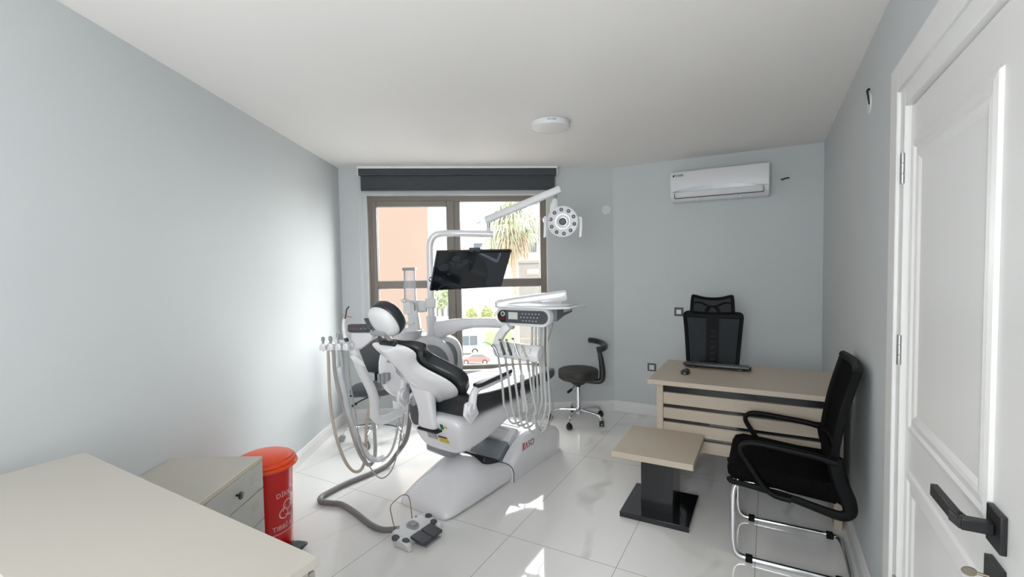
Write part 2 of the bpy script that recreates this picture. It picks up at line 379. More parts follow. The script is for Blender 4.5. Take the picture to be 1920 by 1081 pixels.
# door in the right wall: leaf, mouldings, hinges, handle
def door():
    D = uv_empty('door_1', 0.4015, 0.0); D['kind'] = 'structure'
    D.location = EU*0.4015
    # local x = EU (into the wall +), local y = EV
    MB().box(0.006, 0.046, 1.10, 1.985, 0.006, 1.985).out('door_leaf', M_DOOR, D, bevel=0.002)
    for (y0, y1, z0, z1) in ((1.292, 1.928, 0.928, 1.866), (1.292, 1.928, 0.16, 0.802)):
        m_ = MB()
        prof = [(0, 0), (0.006, -0.007), (0.022, -0.010), (0.030, -0.004), (0.050, -0.007), (0.062, -0.005), (0.074, 0)]   # (inward offset, height)
        for k, (ins, h) in enumerate(prof): pass
        rings = []
        for ins, h in prof:
            rings.append([(0.006+h, y0+ins, z0+ins), (0.006+h, y1-ins, z0+ins), (0.006+h, y1-ins, z1-ins), (0.006+h, y0+ins, z1-ins)])
        m_.loft(rings, False)
        m_.out('panel_moulding', M_DOOR, D, smooth=0)
    for z in (1.79, 1.185, 0.35):
        h = MB().cyl((-0.012, 1.997, z-0.05), (-0.012, 1.997, z-0.018), 0.0075).cyl((-0.012, 1.997, z-0.0165), (-0.012, 1.997, z+0.0165), 0.0075).cyl((-0.012, 1.997, z+0.018), (-0.012, 1.997, z+0.05), 0.0075)
        h.box(-0.006, 0.004, 1.994, 2.000, z-0.045, z+0.045)
        part_label(h.out('hinge', M_STEEL, D), 'brushed steel hinge')
    hd = MB().box(-0.005, 0.006, 1.222, 1.290, 0.908, 0.985).box(-0.055, -0.006, 1.244, 1.266, 0.935, 0.959)
    hd.add(*bar((-0.047, 1.248, 0.947), (-0.055, 1.285, 0.947), 0.022, 0.022)).add(*bar((-0.053, 1.270, 0.947), (-0.062, 1.395, 0.953), 0.014, 0.028))
    part_label(hd.out('handle', M_HANDLE, D, bevel=0.002), 'dark lever handle on a square rose')
    es = MB().box(-0.007, 0.006, 1.222, 1.288, 0.800, 0.878); part_label(es.out('keyhole_plate', M_HANDLE, D, bevel=0.001), 'dark square keyhole plate')
    # casing: outer architrave plus inner step, around the opening
    T_ = empty('trim_2'); T_.location = EU*0.4015; T_.rotation_euler = (0, 0, UVROT); T_['kind'] = 'structure'
    c = MB()
    c.box(-0.020, 0, 2.05, 2.150, 0, 2.155).box(-0.020, 0, 1.055-0.1, 2.05, 2.055, 2.155).box(-0.020, 0, 0.955, 1.055, 0, 2.055)
    c.out('casing', M_TRIM, T_, bevel=0.004)
    c = MB()
    c.box(-0.010, 0.10, 1.992, 2.052, 0, 2.058).box(-0.010, 0.10, 1.05, 1.992, 1.992, 2.058).box(-0.010, 0.10, 1.05, 1.095, 0, 1.992)
    c.out('jamb', M_TRIM, T_, bevel=0.003)
    # key in the lock
    k = MB().cyl((-0.008, 1.256, 0.846), (-0.026, 1.258, 0.846), 0.003)
    K = tag(k.out('door_key', M_BRASS), 'small brass-toned key standing in the lock of the white door', 'key')
    K.location = EU*0.4015; K.rotation_euler = (0, 0, UVROT)
    MB().lathe([(0.001, -0.002), (0.012, -0.002), (0.013, 0), (0.012, 0.002), (0.001, 0.002)], 20, Matrix.Translation((-0.037, 1.259, 0.846)) @ Matrix.Rotation(PI/2, 4, 'X') @ Matrix.Scale(0.75, 4, (0, 1, 0))).out('key_bow', M_BRASS, K)
def bar(a, b, wx, wz):
    a, b = Vector(a), Vector(b); d = (b-a).normalized(); s_ = d.cross(Vector((0, 0, 1)));
    s_ = s_.normalized() if s_.length > 1e-4 else Vector((1, 0, 0)); u_ = s_.cross(d)
    v = [p+s_*i*wx/2+u_*j*wz/2 for p in (a, b) for i, j in ((-1, -1), (1, -1), (1, 1), (-1, 1))]
    return v, [(0, 3, 2, 1), (4, 5, 6, 7), (0, 1, 5, 4), (1, 2, 6, 5), (2, 3, 7, 6), (3, 0, 4, 7)]
door()

# ================= FIXTURES =================
# roller blind above the window
def blind():
    B = empty('roller_blind', (0, 0, 0), 0, 'slate grey roller blind rolled up under the ceiling above the window', 'blind')
    X = lambda x: (x*0.980+1.6741)/0.9979
    m = MB().box(X(-1.505), X(0.470), -0.105, -0.002, 2.458, 2.4805, mxW); part_label(m.out('headrail', M_TRIM, B, bevel=0.003), 'white headrail along the ceiling')
    m = MB().box(X(-1.490), X(0.455), -0.098, -0.060, 2.392, 2.457, mxW); m.out('valance', M_BLIND, B, bevel=0.006)
    rings = []
    f = MB().box(X(-1.475), X(0.445), -0.072, -0.069, 2.262, 2.40, mxW)
    f.out('fabric', M_BLIND, B)
    f = MB().box(X(-1.475), X(0.445), -0.078, -0.063, 2.250, 2.272, mxW); f.out('bottom_bar', M_BLIND, B, bevel=0.004)
    for x in (-1.503, 0.462):
        MB().box(X(x), X(x)+0.012, -0.090, -0.002, 2.395, 2.460, mxW).out('bracket', M_TRIM, B, bevel=0.002)
    p = [mxW @ Vector((X(-1.502), -0.045, z)) for z in (2.40, 1.9, 1.4, 0.95)]
    q = [mxW @ Vector((X(-1.487), -0.045, z)) for z in (0.95, 1.4, 1.9, 2.40)]
    c = MB().tube(p+[mxW @ Vector((X(-1.495), -0.045, 0.93))]+q, 0.0022, 6, 4)
    part_label(c.out('pull_chain', M_TRIM, B), 'thin white pull chain')
blind()

# air conditioner on the wall beside the desk; local frame: x along wall, y outward (negative = into room)
def aircon():
    A_ = empty('air_conditioner', mxA.to_3x3() @ Vector((0, -0.001, 0)), 0, 'white wall-mounted split air conditioner high on the grey wall', 'air conditioner')
    mA = mxA
    x0 = 4.669*0  # wall t of a point with EU coordinate u is u - u(WA)
    uWA = WA.dot(EU)
    X = lambda u: u-uWA
    a, b = X(-0.792), X(0.006)
    zt, zb = 2.345, 2.068
    prof = [(0, zt), (-0.145, zt), (-0.178, zt-0.012), (-0.190, zt-0.045), (-0.196, zt-0.12), (-0.192, zt-0.19), (-0.170, zb+0.035), (-0.120, zb), (0, zb)]
    body = MB().loft([[(t, p[0], p[1]) for p in prof] for t in (a, b)], True, mA)
    body.out('housing', M_WHITE_MATTE, A_, bevel=0.008, seg=3)
    # silver-grey lens-shaped accent
    n = 24; up = []; lo = []
    for i in range(n+1):
        t = i/n; tt = a+0.012+(b-a-0.024)*t
        up.append((tt, zt-0.196+0.043*math.sin(PI*(t**0.85)))); lo.append((tt, zt-0.198+0.004*math.sin(PI*t)))
    def yat(z):
        for (y1, z1), (y2, z2) in zip(prof, prof[1:]):
            if z1 >= z >= z2 and z1 != z2: return y1+(y2-y1)*(z1-z)/(z1-z2)
        return -0.19
    v = [(p[0], yat(p[1])-0.0025, p[1]) for p in up]+[(p[0], yat(p[1])-0.0025, p[1]) for p in lo[::-1]]
    acc = MB(); m_ = len(up)
    acc.add(v, [(i, i+1, 2*m_-2-i, 2*m_-1-i) for i in range(m_-1)], mA)
    acc.out('accent_panel', mat('silver_grey', (0.36, 0.38, 0.40), 0.35, metal=0.3), A_, smooth=0)
    fl_ = MB().loft([[(t, y, z) for y, z in ((-0.190, zb+0.076), (-0.196, zb+0.076), (-0.172, zb+0.030), (-0.166, zb+0.032))] for t in (a+0.04, b-0.045)], True, mA)
    L_ = fl_.out('louver', M_WHITE_MATTE, A_, bevel=0.002)
    g = MB()
    g.box(a+0.038, b-0.043, -0.1765, -0.160, zb+0.024, zb+0.029, mA).box(a+0.034, a+0.038, -0.188, -0.150, zb+0.028, zb+0.078, mA).box(b-0.043, b-0.0395, -0.188, -0.150, zb+0.028, zb+0.078, mA)
    part_label(g.out('louver_gap', M_DKGREY, A_, smooth=0), 'dark gap round the louver')
    for t in (a+0.22, b-0.22): MB().cyl(mA @ Vector((t, -0.135, zb+0.012)), mA @ Vector((t, -0.135, zb-0.005)), 0.008).out('foot_clip', M_WHITE_MATTE, A_)
    tv_, tf = text_mesh('YORK', 0.030)
    R = mA @ Matrix.Translation((a+0.078, yat(zt-0.05)-0.004, zt-0.050)) @ Matrix.Rotation(PI/2, 4, 'X')
    R2 = mA @ Matrix.Translation((a+0.030, yat(zt-0.05)-0.004, zt-0.050)) @ Matrix.Rotation(PI/2, 4, 'X')
    lt = MB().add(tv_, tf, R); lt.add([(-0.010, -0.009, 0), (0.004, -0.009, 0), (0.012, 0.009, 0), (-0.002, 0.009, 0)], [(0, 1, 2, 3)], R2)
    lt.out('logo', M_DARKPRINT, A_, smooth=0)
aircon()

# ceiling lamp
def clamp_():
    C_ = empty('ceiling_lamp', (0.283, 3.262, CEIL), 0, 'round flat white ceiling lamp, switched off', 'ceiling lamp')
    MB().lathe([(0.120, 0), (0.135, -0.002), (0.135, -0.034), (0.131, -0.040), (0.126, -0.040), (0.126, -0.030)][::-1], 56).out('rim', M_WHITE_MATTE, C_)
    MB().lathe([(0.001, -0.046), (0.06, -0.0455), (0.11, -0.043), (0.1255, -0.039), (0.1255, -0.02)], 56).out('diffuser', mat('opal_diffuser', (0.80, 0.79, 0.78), 0.45), C_)
    tx = MB()
    for txt, ang in (('AAF', -98), ('|', -91), ('AKB', -84)):
        tvv, tf = text_mesh(txt, 0.014)
        for v in tvv: pass
        a = math.radians(ang); R = Matrix.Translation((0.1356*math.cos(a), 0.1356*math.sin(a), -0.016)) @ Matrix.Rotation(a+PI/2, 4, 'Z') @ Matrix.Rotation(PI/2, 4, 'X')
        tx.add(tvv, tf, R)
    tx.out('lettering', M_DKGREY, C_, smooth=0)
clamp_()

# wall plates
def plates():
    uWA = WA.dot(EU); X = lambda u: u-uWA
    S = empty('light_switch', label='dark framed light switch with a pale rocker on the wall behind the office chair', cat='light switch')
    c = (X(-0.747), 1.040)
    MB().box(c[0]-0.041, c[0]+0.041, -0.010, 0, c[1]-0.041, c[1]+0.041, mxA).out('surround', M_DKGREY, S, bevel=0.003)
    MB().box(c[0]-0.022, c[0]+0.022, -0.015, -0.009, c[1]-0.022, c[1]+0.022, mxA).out('rocker', M_WHITE_MATTE, S, bevel=0.002)
    S = empty('wall_socket', label='dark framed power socket low on the wall beside the desk', cat='socket')
    c = (X(-1.003), 0.482)
    MB().box(c[0]-0.041, c[0]+0.041, -0.010, 0, c[1]-0.038, c[1]+0.038, mxA).out('surround', M_DKGREY, S, bevel=0.003)
    m = MB().box(c[0]-0.024, c[0]+0.024, -0.013, -0.009, c[1]-0.024, c[1]+0.024, mxA); m.out('insert', M_WHITE_MATTE, S, bevel=0.001)
    r = MB(); p0 = mxA @ Vector((c[0], -0.0135, c[1])); nr = mxA.to_3x3() @ Vector((0, 1, 0))
    rt = Matrix.Translation(p0) @ nr.to_track_quat('Z', 'Y').to_matrix().to_4x4()
    rings = [[((0.018+dr)*math.cos(2*PI*i/28), (0.018+dr)*math.sin(2*PI*i/28), dz) for i in range(28)] for dr, dz in ((0, -0.001), (0.002, -0.001), (0.002, 0.001), (0, 0.001))]
    r.loft(rings, False, rt, closed=True)
    for dx in (-0.0075, 0.0075): r.add(*_disc(0.0022, 10), rt @ Matrix.Translation((dx, 0, -0.0012)))
    r.out('socket_ring', M_DKGREY, S, smooth=0)
    # round blank cover on the pier right of the window
    t = (0.971+1.6741)/0.9979
    m = MB(); p0 = mxW @ Vector((t, 0, 2.060)); n = mxW.to_3x3() @ Vector((0, -1, 0))
    m.lathe([(0.046, 0), (0.046, 0.004), (0.042, 0.008), (0.001, 0.009)], 32, Matrix.Translation(p0) @ n.to_track_quat('Z', 'Y').to_matrix().to_4x4())
    tag(m.out('junction_cover', M_WHITE_MATTE), 'round white blank cover on the wall between the window and the corner', 'wall cover')
    # round cover on the right wall with a bit of black cable showing
    J = empty('cable_outlet', label='small round white cover with a black cable end high on the wall above the door', cat='wall cover')
    p0 = EU*0.4015+EV*2.685+Vector((0, 0, 2.205))
    m = MB().lathe([(0.045, 0), (0.045, 0.004), (0.001, 0.006)], 28, Matrix.Translation(p0) @ (-EU).to_track_quat('Z', 'Y').to_matrix().to_4x4())
    m.out('cover', M_WHITE_MATTE, J)
    q = lambda v, z, o=0.006: EU*(0.4015-o)+EV*v+Vector((0, 0, z))
    MB().tube([q(2.66, 2.262), q(2.655, 2.255, 0.014), q(2.645, 2.225, 0.012), q(2.645, 2.19, 0.008)], lambda t: 0.006*(1-0.6*t), 8, 4).out('cable_end', M_BLACK, J)
    # cable stub and screw hole beside the air conditioner
    q = lambda u, z, o: mxA @ Vector((X(u), -o, z))
    m = MB().tube([q(0.095, 2.208, 0.004), q(0.105, 2.205, 0.014), q(0.13, 2.213, 0.016), q(0.152, 2.214, 0.005)], 0.0065, 8, 4)
    tag(m.out('cable_stub', M_BLACK), 'short black cable stub poking from the wall beside the air conditioner', 'cable')
def _disc(r, n): return [(r*math.cos(2*PI*i/n), r*math.sin(2*PI*i/n), 0) for i in range(n)], [tuple(range(n))]
plates()

# ================= DESK SIDE =================
def desk():
    D = uv_empty('desk', -0.16, 3.38, label='beige office desk with black slatted front panel by the far wall', cat='desk')
    # local origin at (u,v)=(-0.16,3.38)
    o = lambda u, v: (u+0.16, v-3.38)
    x0, y0 = o(-0.680, 3.030); x1, y1 = o(0.395, 3.745)
    MB().box(x0, x1, y0, y1, 0.722, 0.752).out('desktop', M_BEIGE, D, bevel=0.0015)
    for a, b in ((-0.634, -0.594), (0.33, 0.37)):
        x0, _ = o(a, 0); x1, _ = o(b, 0)
        MB().box(x0, x1, o(0, 3.085)[1], o(0, 3.70)[1], 0.0, 0.722).out('side_panel', M_BEIGE, D, bevel=0.0015)
    x0, x1 = o(-0.594, 0)[0], o(0.33, 0)[0]; yp = o(0, 3.10)[1]
    for z0, z1 in ((0.586, 0.662), (0.492, 0.562), (0.396, 0.468), (0.300, 0.372)):
        MB().box(x0, x1, yp, yp+0.018, z0, z1).out('front_slat', M_BEIGE, D, bevel=0.001)
    part_label(MB().box(x0, x1, yp+0.018, yp+0.030, 0.318, 0.715).out('backing_panel', M_BLACKWOOD, D, smooth=0), 'black panel showing between the slats')
    part_label(MB().box(o(0.02, 0)[0], x1, yp+0.04, o(0, 3.68)[1], 0.45, 0.72).out('drawer_box', M_DRAWER, D, bevel=0.002), 'grey drawer box under the desktop')
desk()

def keyboard():
    K = uv_empty('keyboard', -0.315, 3.56, 0.752, label='black computer keyboard lying on the beige desk', cat='keyboard')
    rx = Matrix.Rotation(math.radians(-7), 4, 'X')
    body = MB(); out_ = rrect(0.435, 0.135, 0.012, 5); T_ = Matrix.Translation((0, 0, 0.014)) @ rx
    pillow(body, out_, -0.004, 0.014, 0.004, T_); body.out('case', M_BLUEDARK, K)
    k = MB()
    for r in range(5):
        for c in range(18): k.box(-0.205+c*0.0228, -0.205+c*0.0228+0.019, -0.052+r*0.0215, -0.052+r*0.0215+0.018, 0.014, 0.0175, T_)
    k.out('keys', M_BLACK, K, smooth=0)
    for x in (-0.15, 0.15): MB().box(x-0.016, x+0.016, -0.062, -0.052, 0.0, 0.016).out('foot', M_BLACK, K, bevel=0.002)
    m = uv_empty('computer_mouse', -0.487, 3.300, 0.752, label='small black computer mouse on the desk beside the keyboard', cat='computer mouse')
    a = MB(); rings = []
    for z, f in ((0, 0.90), (0.006, 1), (0.016, 0.97), (0.024, 0.82), (0.030, 0.55), (0.032, 0.15)):
        rings.append([(p[0]*f, p[1]*f, z) for p in superell(0.031, 0.048, 2.5, 28)])
    a.loft(rings); a.out('shell', M_BLACK_GLOSS, m)
    MB().cyl((-0.004, -0.022, 0.028), (0.004, -0.022, 0.028), 0.006).out('scroll_wheel', M_DKGREY, m)
keyboard()

def office_chair():
    O = uv_empty('office_chair', -0.40, 4.09, label='black high-back mesh office chair behind the desk', cat='office chair')
    def yb(z): return 0.015+0.10*max(0, z-0.62)+0.02*math.sin((z-0.6)*6)   # back plane depth vs height (towards the wall)
    def hw(z): # half width of backrest
        t = (z-0.55)/0.53
        return 0.178+0.022*max(0, t)**1.2+0.018*max(0, t)
    zs = [0.55, 0.62, 0.70, 0.80, 0.90, 1.00, 1.055, 1.082]
    for sgn in (-1, 1):
        MB().tube([(sgn*(hw(z)), yb(z), z) for z in zs[:-1]]+[(sgn*(hw(1.05)-0.01), yb(1.08), 1.080), (sgn*(hw(1.05)-0.06), yb(1.08), 1.087)], 0.018, 10, 4, sx=0.8).out('back_rail', M_CHAIRBLACK, O)
    def panel(x0f, x1f, z0, z1, nx=6, nz=10, th=0.004, yo=0.0):
        m = MB(); v = []; 
        for k, d in ((0, -th), (1, th)):
            for i in range(nz+1):
                z = z0+(z1-z0)*i/nz
                for j in range(nx+1):
                    a, b = x0f(z), x1f(z); v.append((a+(b-a)*j/nx, yb(z)+d+yo, z))
        N = (nx+1)*(nz+1); f = []
        for i in range(nz):
            for j in range(nx):
                a = i*(nx+1)+j; f.append((a, a+1, a+nx+2, a+nx+1)); f.append((N+a, N+a+nx+1, N+a+nx+2, N+a+1))
        for i in range(nz):
            for j in (0, nx): a = i*(nx+1)+j; f.append((a, a+nx+1, N+a+nx+1, N+a) if j == 0 else (a, N+a, N+a+nx+1, a+nx+1))
        for j in range(nx):
            for i in (0, nz): a = i*(nx+1)+j; f.append((a, N+a, N+a+1, a+1) if i == 0 else (a, a+1, N+a+1, N+a))
        m.add(v, f); return m
    panel(lambda z: -hw(z)+0.012, lambda z: hw(z)-0.012, 0.55, 1.075).out('mesh_back', M_MESHFAB, O)
    # top bar
    panel(lambda z: -hw(z), lambda z: hw(z), 1.045, 1.088, 8, 3, 0.013).out('top_bar', M_CHAIRBLACK, O, bevel=0.005)
    # central spine with openings (built of two rails and webs)
    sp = panel(lambda z: -0.046, lambda z: -0.022, 0.60, 1.05, 2, 10, 0.009, -0.012)
    q = panel(lambda z: 0.022, lambda z: 0.046, 0.60, 1.05, 2, 10, 0.009, -0.012); sp.add(q.v, q.f)
    q = panel(lambda z: -0.024, lambda z: 0.024, 0.945, 1.05, 2, 4, 0.009, -0.012); sp.add(q.v, q.f)
    for z in (0.60, 0.645, 0.690, 0.735, 0.780, 0.825, 0.870, 0.915):
        q = panel(lambda zz: -0.024, lambda zz: 0.024, z-0.011, z+0.011, 2, 1, 0.009, -0.012)
        if z < 0.92: sp.add(q.v, q.f)
    sp.out('spine', M_CHAIRBLACK, O)
    # lumbar bar
    MB().tube([(-0.12, yb(0.68)-0.03, 0.672), (-0.06, yb(0.68)-0.035, 0.685), (0.06, yb(0.68)-0.035, 0.685), (0.12, yb(0.68)-0.03, 0.672)], 0.010, 8, 5).out('lumbar_bar', M_CHAIRBLACK, O)
    # headrest
    h = MB(); YH = yb(1.1)-0.01
    pts_o = [(-0.158, 1.095), (-0.150, 1.215), (-0.135, 1.226), (-0.07, 1.209), (0, 1.203), (0.07, 1.209), (0.135, 1.226), (0.150, 1.215), (0.158, 1.095)]
    h.tube([(x, YH+0.03*(x/0.15)**2*-1, z) for x, z in pts_o], 0.013, 8, 5).tube([(-0.158, YH-0.03, 1.095), (-0.06, YH, 1.088), (0.06, YH, 1.088), (0.158, YH-0.03, 1.095)], 0.012, 8, 5)
    h.tube([(-0.14, YH-0.025, 1.172), (-0.09, YH-0.01, 1.172), (-0.03, YH, 1.145), (0.03, YH, 1.145), (0.09, YH-0.01, 1.172), (0.14, YH-0.025, 1.172)], 0.009, 8, 5)
    h.tube([(-0.05, YH, 1.10), (-0.02, YH, 1.148)], 0.016, 8, 0).tube([(0.05, YH, 1.10), (0.02, YH, 1.148)], 0.016, 8, 0)
    h.out('headrest_frame', M_CHAIRBLACK, O)
    hm = MB(); top = [(-0.145, 1.215), (-0.07, 1.205), (0, 1.2), (0.07, 1.205), (0.145, 1.215)]; n = len(top)
    v = [(x, YH-0.03*(x/0.15)**2-0.002, 1.09) for x, z in top]+[(x, YH-0.03*(x/0.15)**2-0.002, z) for x, z in top]+[(x, YH-0.03*(x/0.15)**2+0.002, 1.09) for x, z in top]+[(x, YH-0.03*(x/0.15)**2+0.002, z) for x, z in top]
    f = [(i, i+1, n+i+1, n+i) for i in range(n-1)]+[(2*n+i, 3*n+i, 3*n+i+1, 2*n+i+1) for i in range(n-1)]
    hm.add(v, f).out('headrest_mesh', M_MESHFAB, O)
    # seat, armrests, column, base
    s = MB(); pillow(s, superell(0.235, 0.20, 3.2, 32, 0, -0.13), 0.44, 0.52, 0.03); s.out('seat', M_BLACK_FABRIC, O)
    MB().tube([(0, yb(0.62), 0.64), (0, yb(0.55)+0.03, 0.52), (0, 0.02, 0.42), (0, -0.1, 0.42)], 0.022, 8, 5).out('back_bracket', M_CHAIRBLACK, O)
    for sg in (-1, 1):
        MB().tube([(sg*0.16, -0.12, 0.43), (sg*0.25, -0.12, 0.44), (sg*0.265, -0.12, 0.50), (sg*0.265, -0.12, 0.655)], 0.016, 8, 4).out('arm_post', M_CHAIRBLACK, O)
        a = MB(); pillow(a, rrect(0.07, 0.24, 0.03, 4, sg*0.265, -0.13), 0.655, 0.682, 0.01); a.out('armrest', M_CHAIRBLACK, O)
    MB().cyl((0, -0.10, 0.10), (0, -0.10, 0.26), 0.028).cyl((0, -0.10, 0.26), (0, -0.10, 0.44), 0.018).out('gas_column', M_CHAIRBLACK, O)
    star_base(O, (0, -0.10), 0.265, M_CHAIRBLACK, M_CHAIRBLACK, 20, 0.018)
def caster(parent, x, y, ang, m_w, r=0.026, m_fork=None):
    c = MB(); d = Vector((math.cos(ang), math.sin(ang), 0)); n_ = Vector((-d.y, d.x, 0)); ctr = Vector((x, y, r))+d*0.012
    for s_ in (-1, 1):
        a = ctr+n_*(0.005*s_); b = ctr+n_*(0.023*s_); mx = Matrix.Translation(a) @ (b-a).to_track_quat('Z', 'Y').to_matrix().to_4x4()
        c.lathe([(0.001, 0), (r-0.001, 0), (r, 0.002), (r, 0.014), (r-0.006, 0.018), (0.001, 0.018)], 20, mx)
    w_ = c.out('caster', m_w, parent)
    f = MB().cyl((x, y, r+0.006), (x, y, 2*r+0.014), 0.0075, n=10)
    hood = []
    f.add(*bar((x, y, 2*r-0.002), tuple(ctr+Vector((0, 0, r*0.75))), 0.034, 0.016))
    f.out('caster_fork', m_fork or M_BLACK, w_)
    return w_
def star_base(parent, c, R, m_arm, m_wheel, deg0, rr=0.014, hub=0.10, name='base_leg', wheel_r=0.026, fork=None):
    MB().cyl((c[0], c[1], hub-0.03), (c[0], c[1], hub+0.035), 0.032, 0.027).out('hub', m_arm, parent)
    for k in range(5):
        a = math.radians(deg0+72*k); d = Vector((math.cos(a), math.sin(a), 0)); P = Vector((c[0], c[1], 0))
        MB().tube([P+d*0.022+Vector((0, 0, hub+0.004)), P+d*(R*0.55)+Vector((0, 0, hub+0.004)), P+d*(R*0.88)+Vector((0, 0, hub-0.008)), P+d*R+Vector((0, 0, 2*wheel_r+0.008))], lambda t: rr*(1.15-0.3*t), 10, 5).out(name, m_arm, parent)
        q = P+d*R
        caster(parent, q.x, q.y, a+0.9+k*1.3, m_wheel, wheel_r, fork)
office_chair()

def small_table():
    S = uv_empty('side_table', -0.565, 2.84, label='low beige side table on a black pillar before the desk', cat='side table')
    MB().box(-0.222, 0.222, -0.25, 0.242, 0.386, 0.42).out('table_top', M_BEIGE, S, bevel=0.0015)
    MB().box(-0.098, 0.086, -0.066, 0.18, 0.03, 0.386).out('pillar', M_BLACKWOOD, S, bevel=0.002)
    MB().box(-0.20, 0.19, -0.172, 0.240, 0.0, 0.032).out('foot', M_BLACK_GLOSS, S, bevel=0.002)
small_table()

def visitor_chair():
    V = uv_empty('visitor_chair', 0.1, 2.75, label='black mesh visitor chair with chrome cantilever sled legs beside the door', cat='chair')
    o = lambda p: Vector((p[0]-0.1, p[1]-2.75, p[2]))
    v0, v1 = 2.515, 3.0
    # chrome sled: one continuous tube
    r = 0.0125
    pts = []
    near = [(0.16, v0+0.03, 0.405), (-0.06, v0+0.03, 0.402), (-0.125, v0+0.03, 0.388), (-0.146, v0+0.03, 0.345), (-0.148, v0+0.03, 0.20), (-0.146, v0+0.03, 0.08), (-0.130, v0+0.03, 0.030), (-0.085, v0+0.03, r+0.003), (0.05, v0+0.03, r+0.003), (0.25, v0+0.03, r+0.003), (0.325, v0+0.035, r+0.003), (0.345, v0+0.07, r+0.003), (0.350, v0+0.15, r+0.003)]
    far = [(a, v1-(b-v0), c) for a, b, c in near][::-1]
    MB().tube([o(p) for p in near+far], r, 12, 6).out('sled_frame', M_CHROME, V)
    for p in ((-0.075, v0+0.03), (-0.075, v1-0.03), (0.30, v0+0.035), (0.30, v1-0.035)):
        q = o((p[0], p[1], r+0.003)); MB().box(q.x-0.016, q.x+0.016, q.y-0.0165, q.y+0.0165, 0.0, 0.031).out('floor_glide', M_CHAIRBLACK, V, bevel=0.004)
    # seat: black fabric pad on a plastic pan
    prof = [(-0.150, 0.408), (-0.172, 0.430), (-0.176, 0.462), (-0.160, 0.492), (-0.120, 0.506), (0.0, 0.498), (0.15, 0.482), (0.27, 0.478), (0.30, 0.43), (0.28, 0.372), (0.10, 0.386)]
    def sideloft(prof, vs_):
        m = MB(); c = Vector((sum(p[0] for p in prof)/len(prof), sum(p[1] for p in prof)/len(prof))); rings = []
        for v, f in vs_:
            rings.append([o((c.x+(p[0]-c.x)*f[0], v, c.y+(p[1]-c.y)*f[1])) for p in prof])
        return m.loft(rings)
    sm = sideloft(prof, [(v0+0.012, (0.93, 0.6)), (v0+0.018, (0.98, 0.85)), (v0+0.035, (1, 1)), (v1-0.035, (1, 1)), (v1-0.018, (0.98, 0.85)), (v1-0.012, (0.93, 0.6))])
    sm.out('seat', M_BLACK_FABRIC, V, smooth=60)
    # plastic shell edge: runs under the seat and up into the back, both sides
    for v in (v0, v1):
        path = [(-0.165, 0.425), (-0.150, 0.405), (-0.06, 0.398), (0.10, 0.376), (0.24, 0.345), (0.300, 0.338), (0.328, 0.360), (0.322, 0.410), (0.300, 0.470), (0.278, 0.545), (0.272, 0.60)]
        MB().tube([o((p[0], v, p[1])) for p in path], lambda t: 0.014+0.018*max(0, min(1, t*1.8-0.3)), 8, 5, sx=0.6).out('side_shell', M_CHAIRBLACK, V)
    # back frame side rails leaning to the wall + mesh panel + top and bottom bars
    bl = [(0.268, 0.575), (0.276, 0.66), (0.300, 0.80), (0.330, 0.92), (0.352, 1.00)]
    for v in (v0+0.005, v1-0.02):
        MB().tube([o((p[0], v, p[1])) for p in bl], 0.020, 8, 5, sx=0.6).out('back_rail', M_CHAIRBLACK, V)
    def cross(p, bow=0.035): return [(p[0]+bow*math.sin(PI*t), v0+0.005+(v1-v0-0.025)*t, p[1]) for t in (0, .25, .5, .75, 1)]
    MB().tube([o(p) for p in cross((0.350, 1.0), 0.02)], 0.020, 8, 4).out('back_top_bar', M_CHAIRBLACK, V)
    MB().tube([o(p) for p in cross((0.270, 0.59), 0.02)], 0.018, 8, 4).out('back_bottom_bar', M_CHAIRBLACK, V)
    m = MB(); rings = []
    n = 10; vv = []
    for side in (-0.003, 0.003):
        for p in spline([(a, 0, b) for a, b in bl], 3):
            for j in range(n+1):
                t = j/n; q = o((p[0]+0.02*math.sin(PI*t)+side, v0+0.005+(v1-v0-0.025)*t, p[2])); vv.append(q)
    rows = len(vv)//(n+1)//2; f = []
    for k in range(2):
        for i in range(rows-1):
            for j in range(n): a = k*rows*(n+1)+i*(n+1)+j; f.append((a, a+1, a+n+2, a+n+1))
    m.add(vv, f); m.out('mesh_back', M_BLACK_FABRIC, V)
    # lower back pad joining seat to the backrest
    sideloft([(0.262, 0.40), (0.300, 0.38), (0.305, 0.45), (0.282, 0.55), (0.268, 0.60), (0.255, 0.58), (0.258, 0.48)], [(v0+0.01, (1, 1)), (v1-0.01, (1, 1))]).out('lumbar_panel', M_BLACK_FABRIC, V)
    # armrest loops
    for v in (v0-0.022, v1+0.012):
        ap = [(0.272, 0.585), (0.20, 0.600), (0.08, 0.612), (-0.02, 0.620), (-0.078, 0.618), (-0.106, 0.600), (-0.112, 0.575), (-0.098, 0.545), (-0.055, 0.478), (-0.01, 0.415), (0.035, 0.385), (0.10, 0.378)]
        MB().tube([o((p[0], v, p[1])) for p in ap], lambda t: 0.0165-0.004*math.sin(PI*t), 10, 6, sx=1.15).out('armrest', M_CHAIRBLACK, V)
visitor_chair()

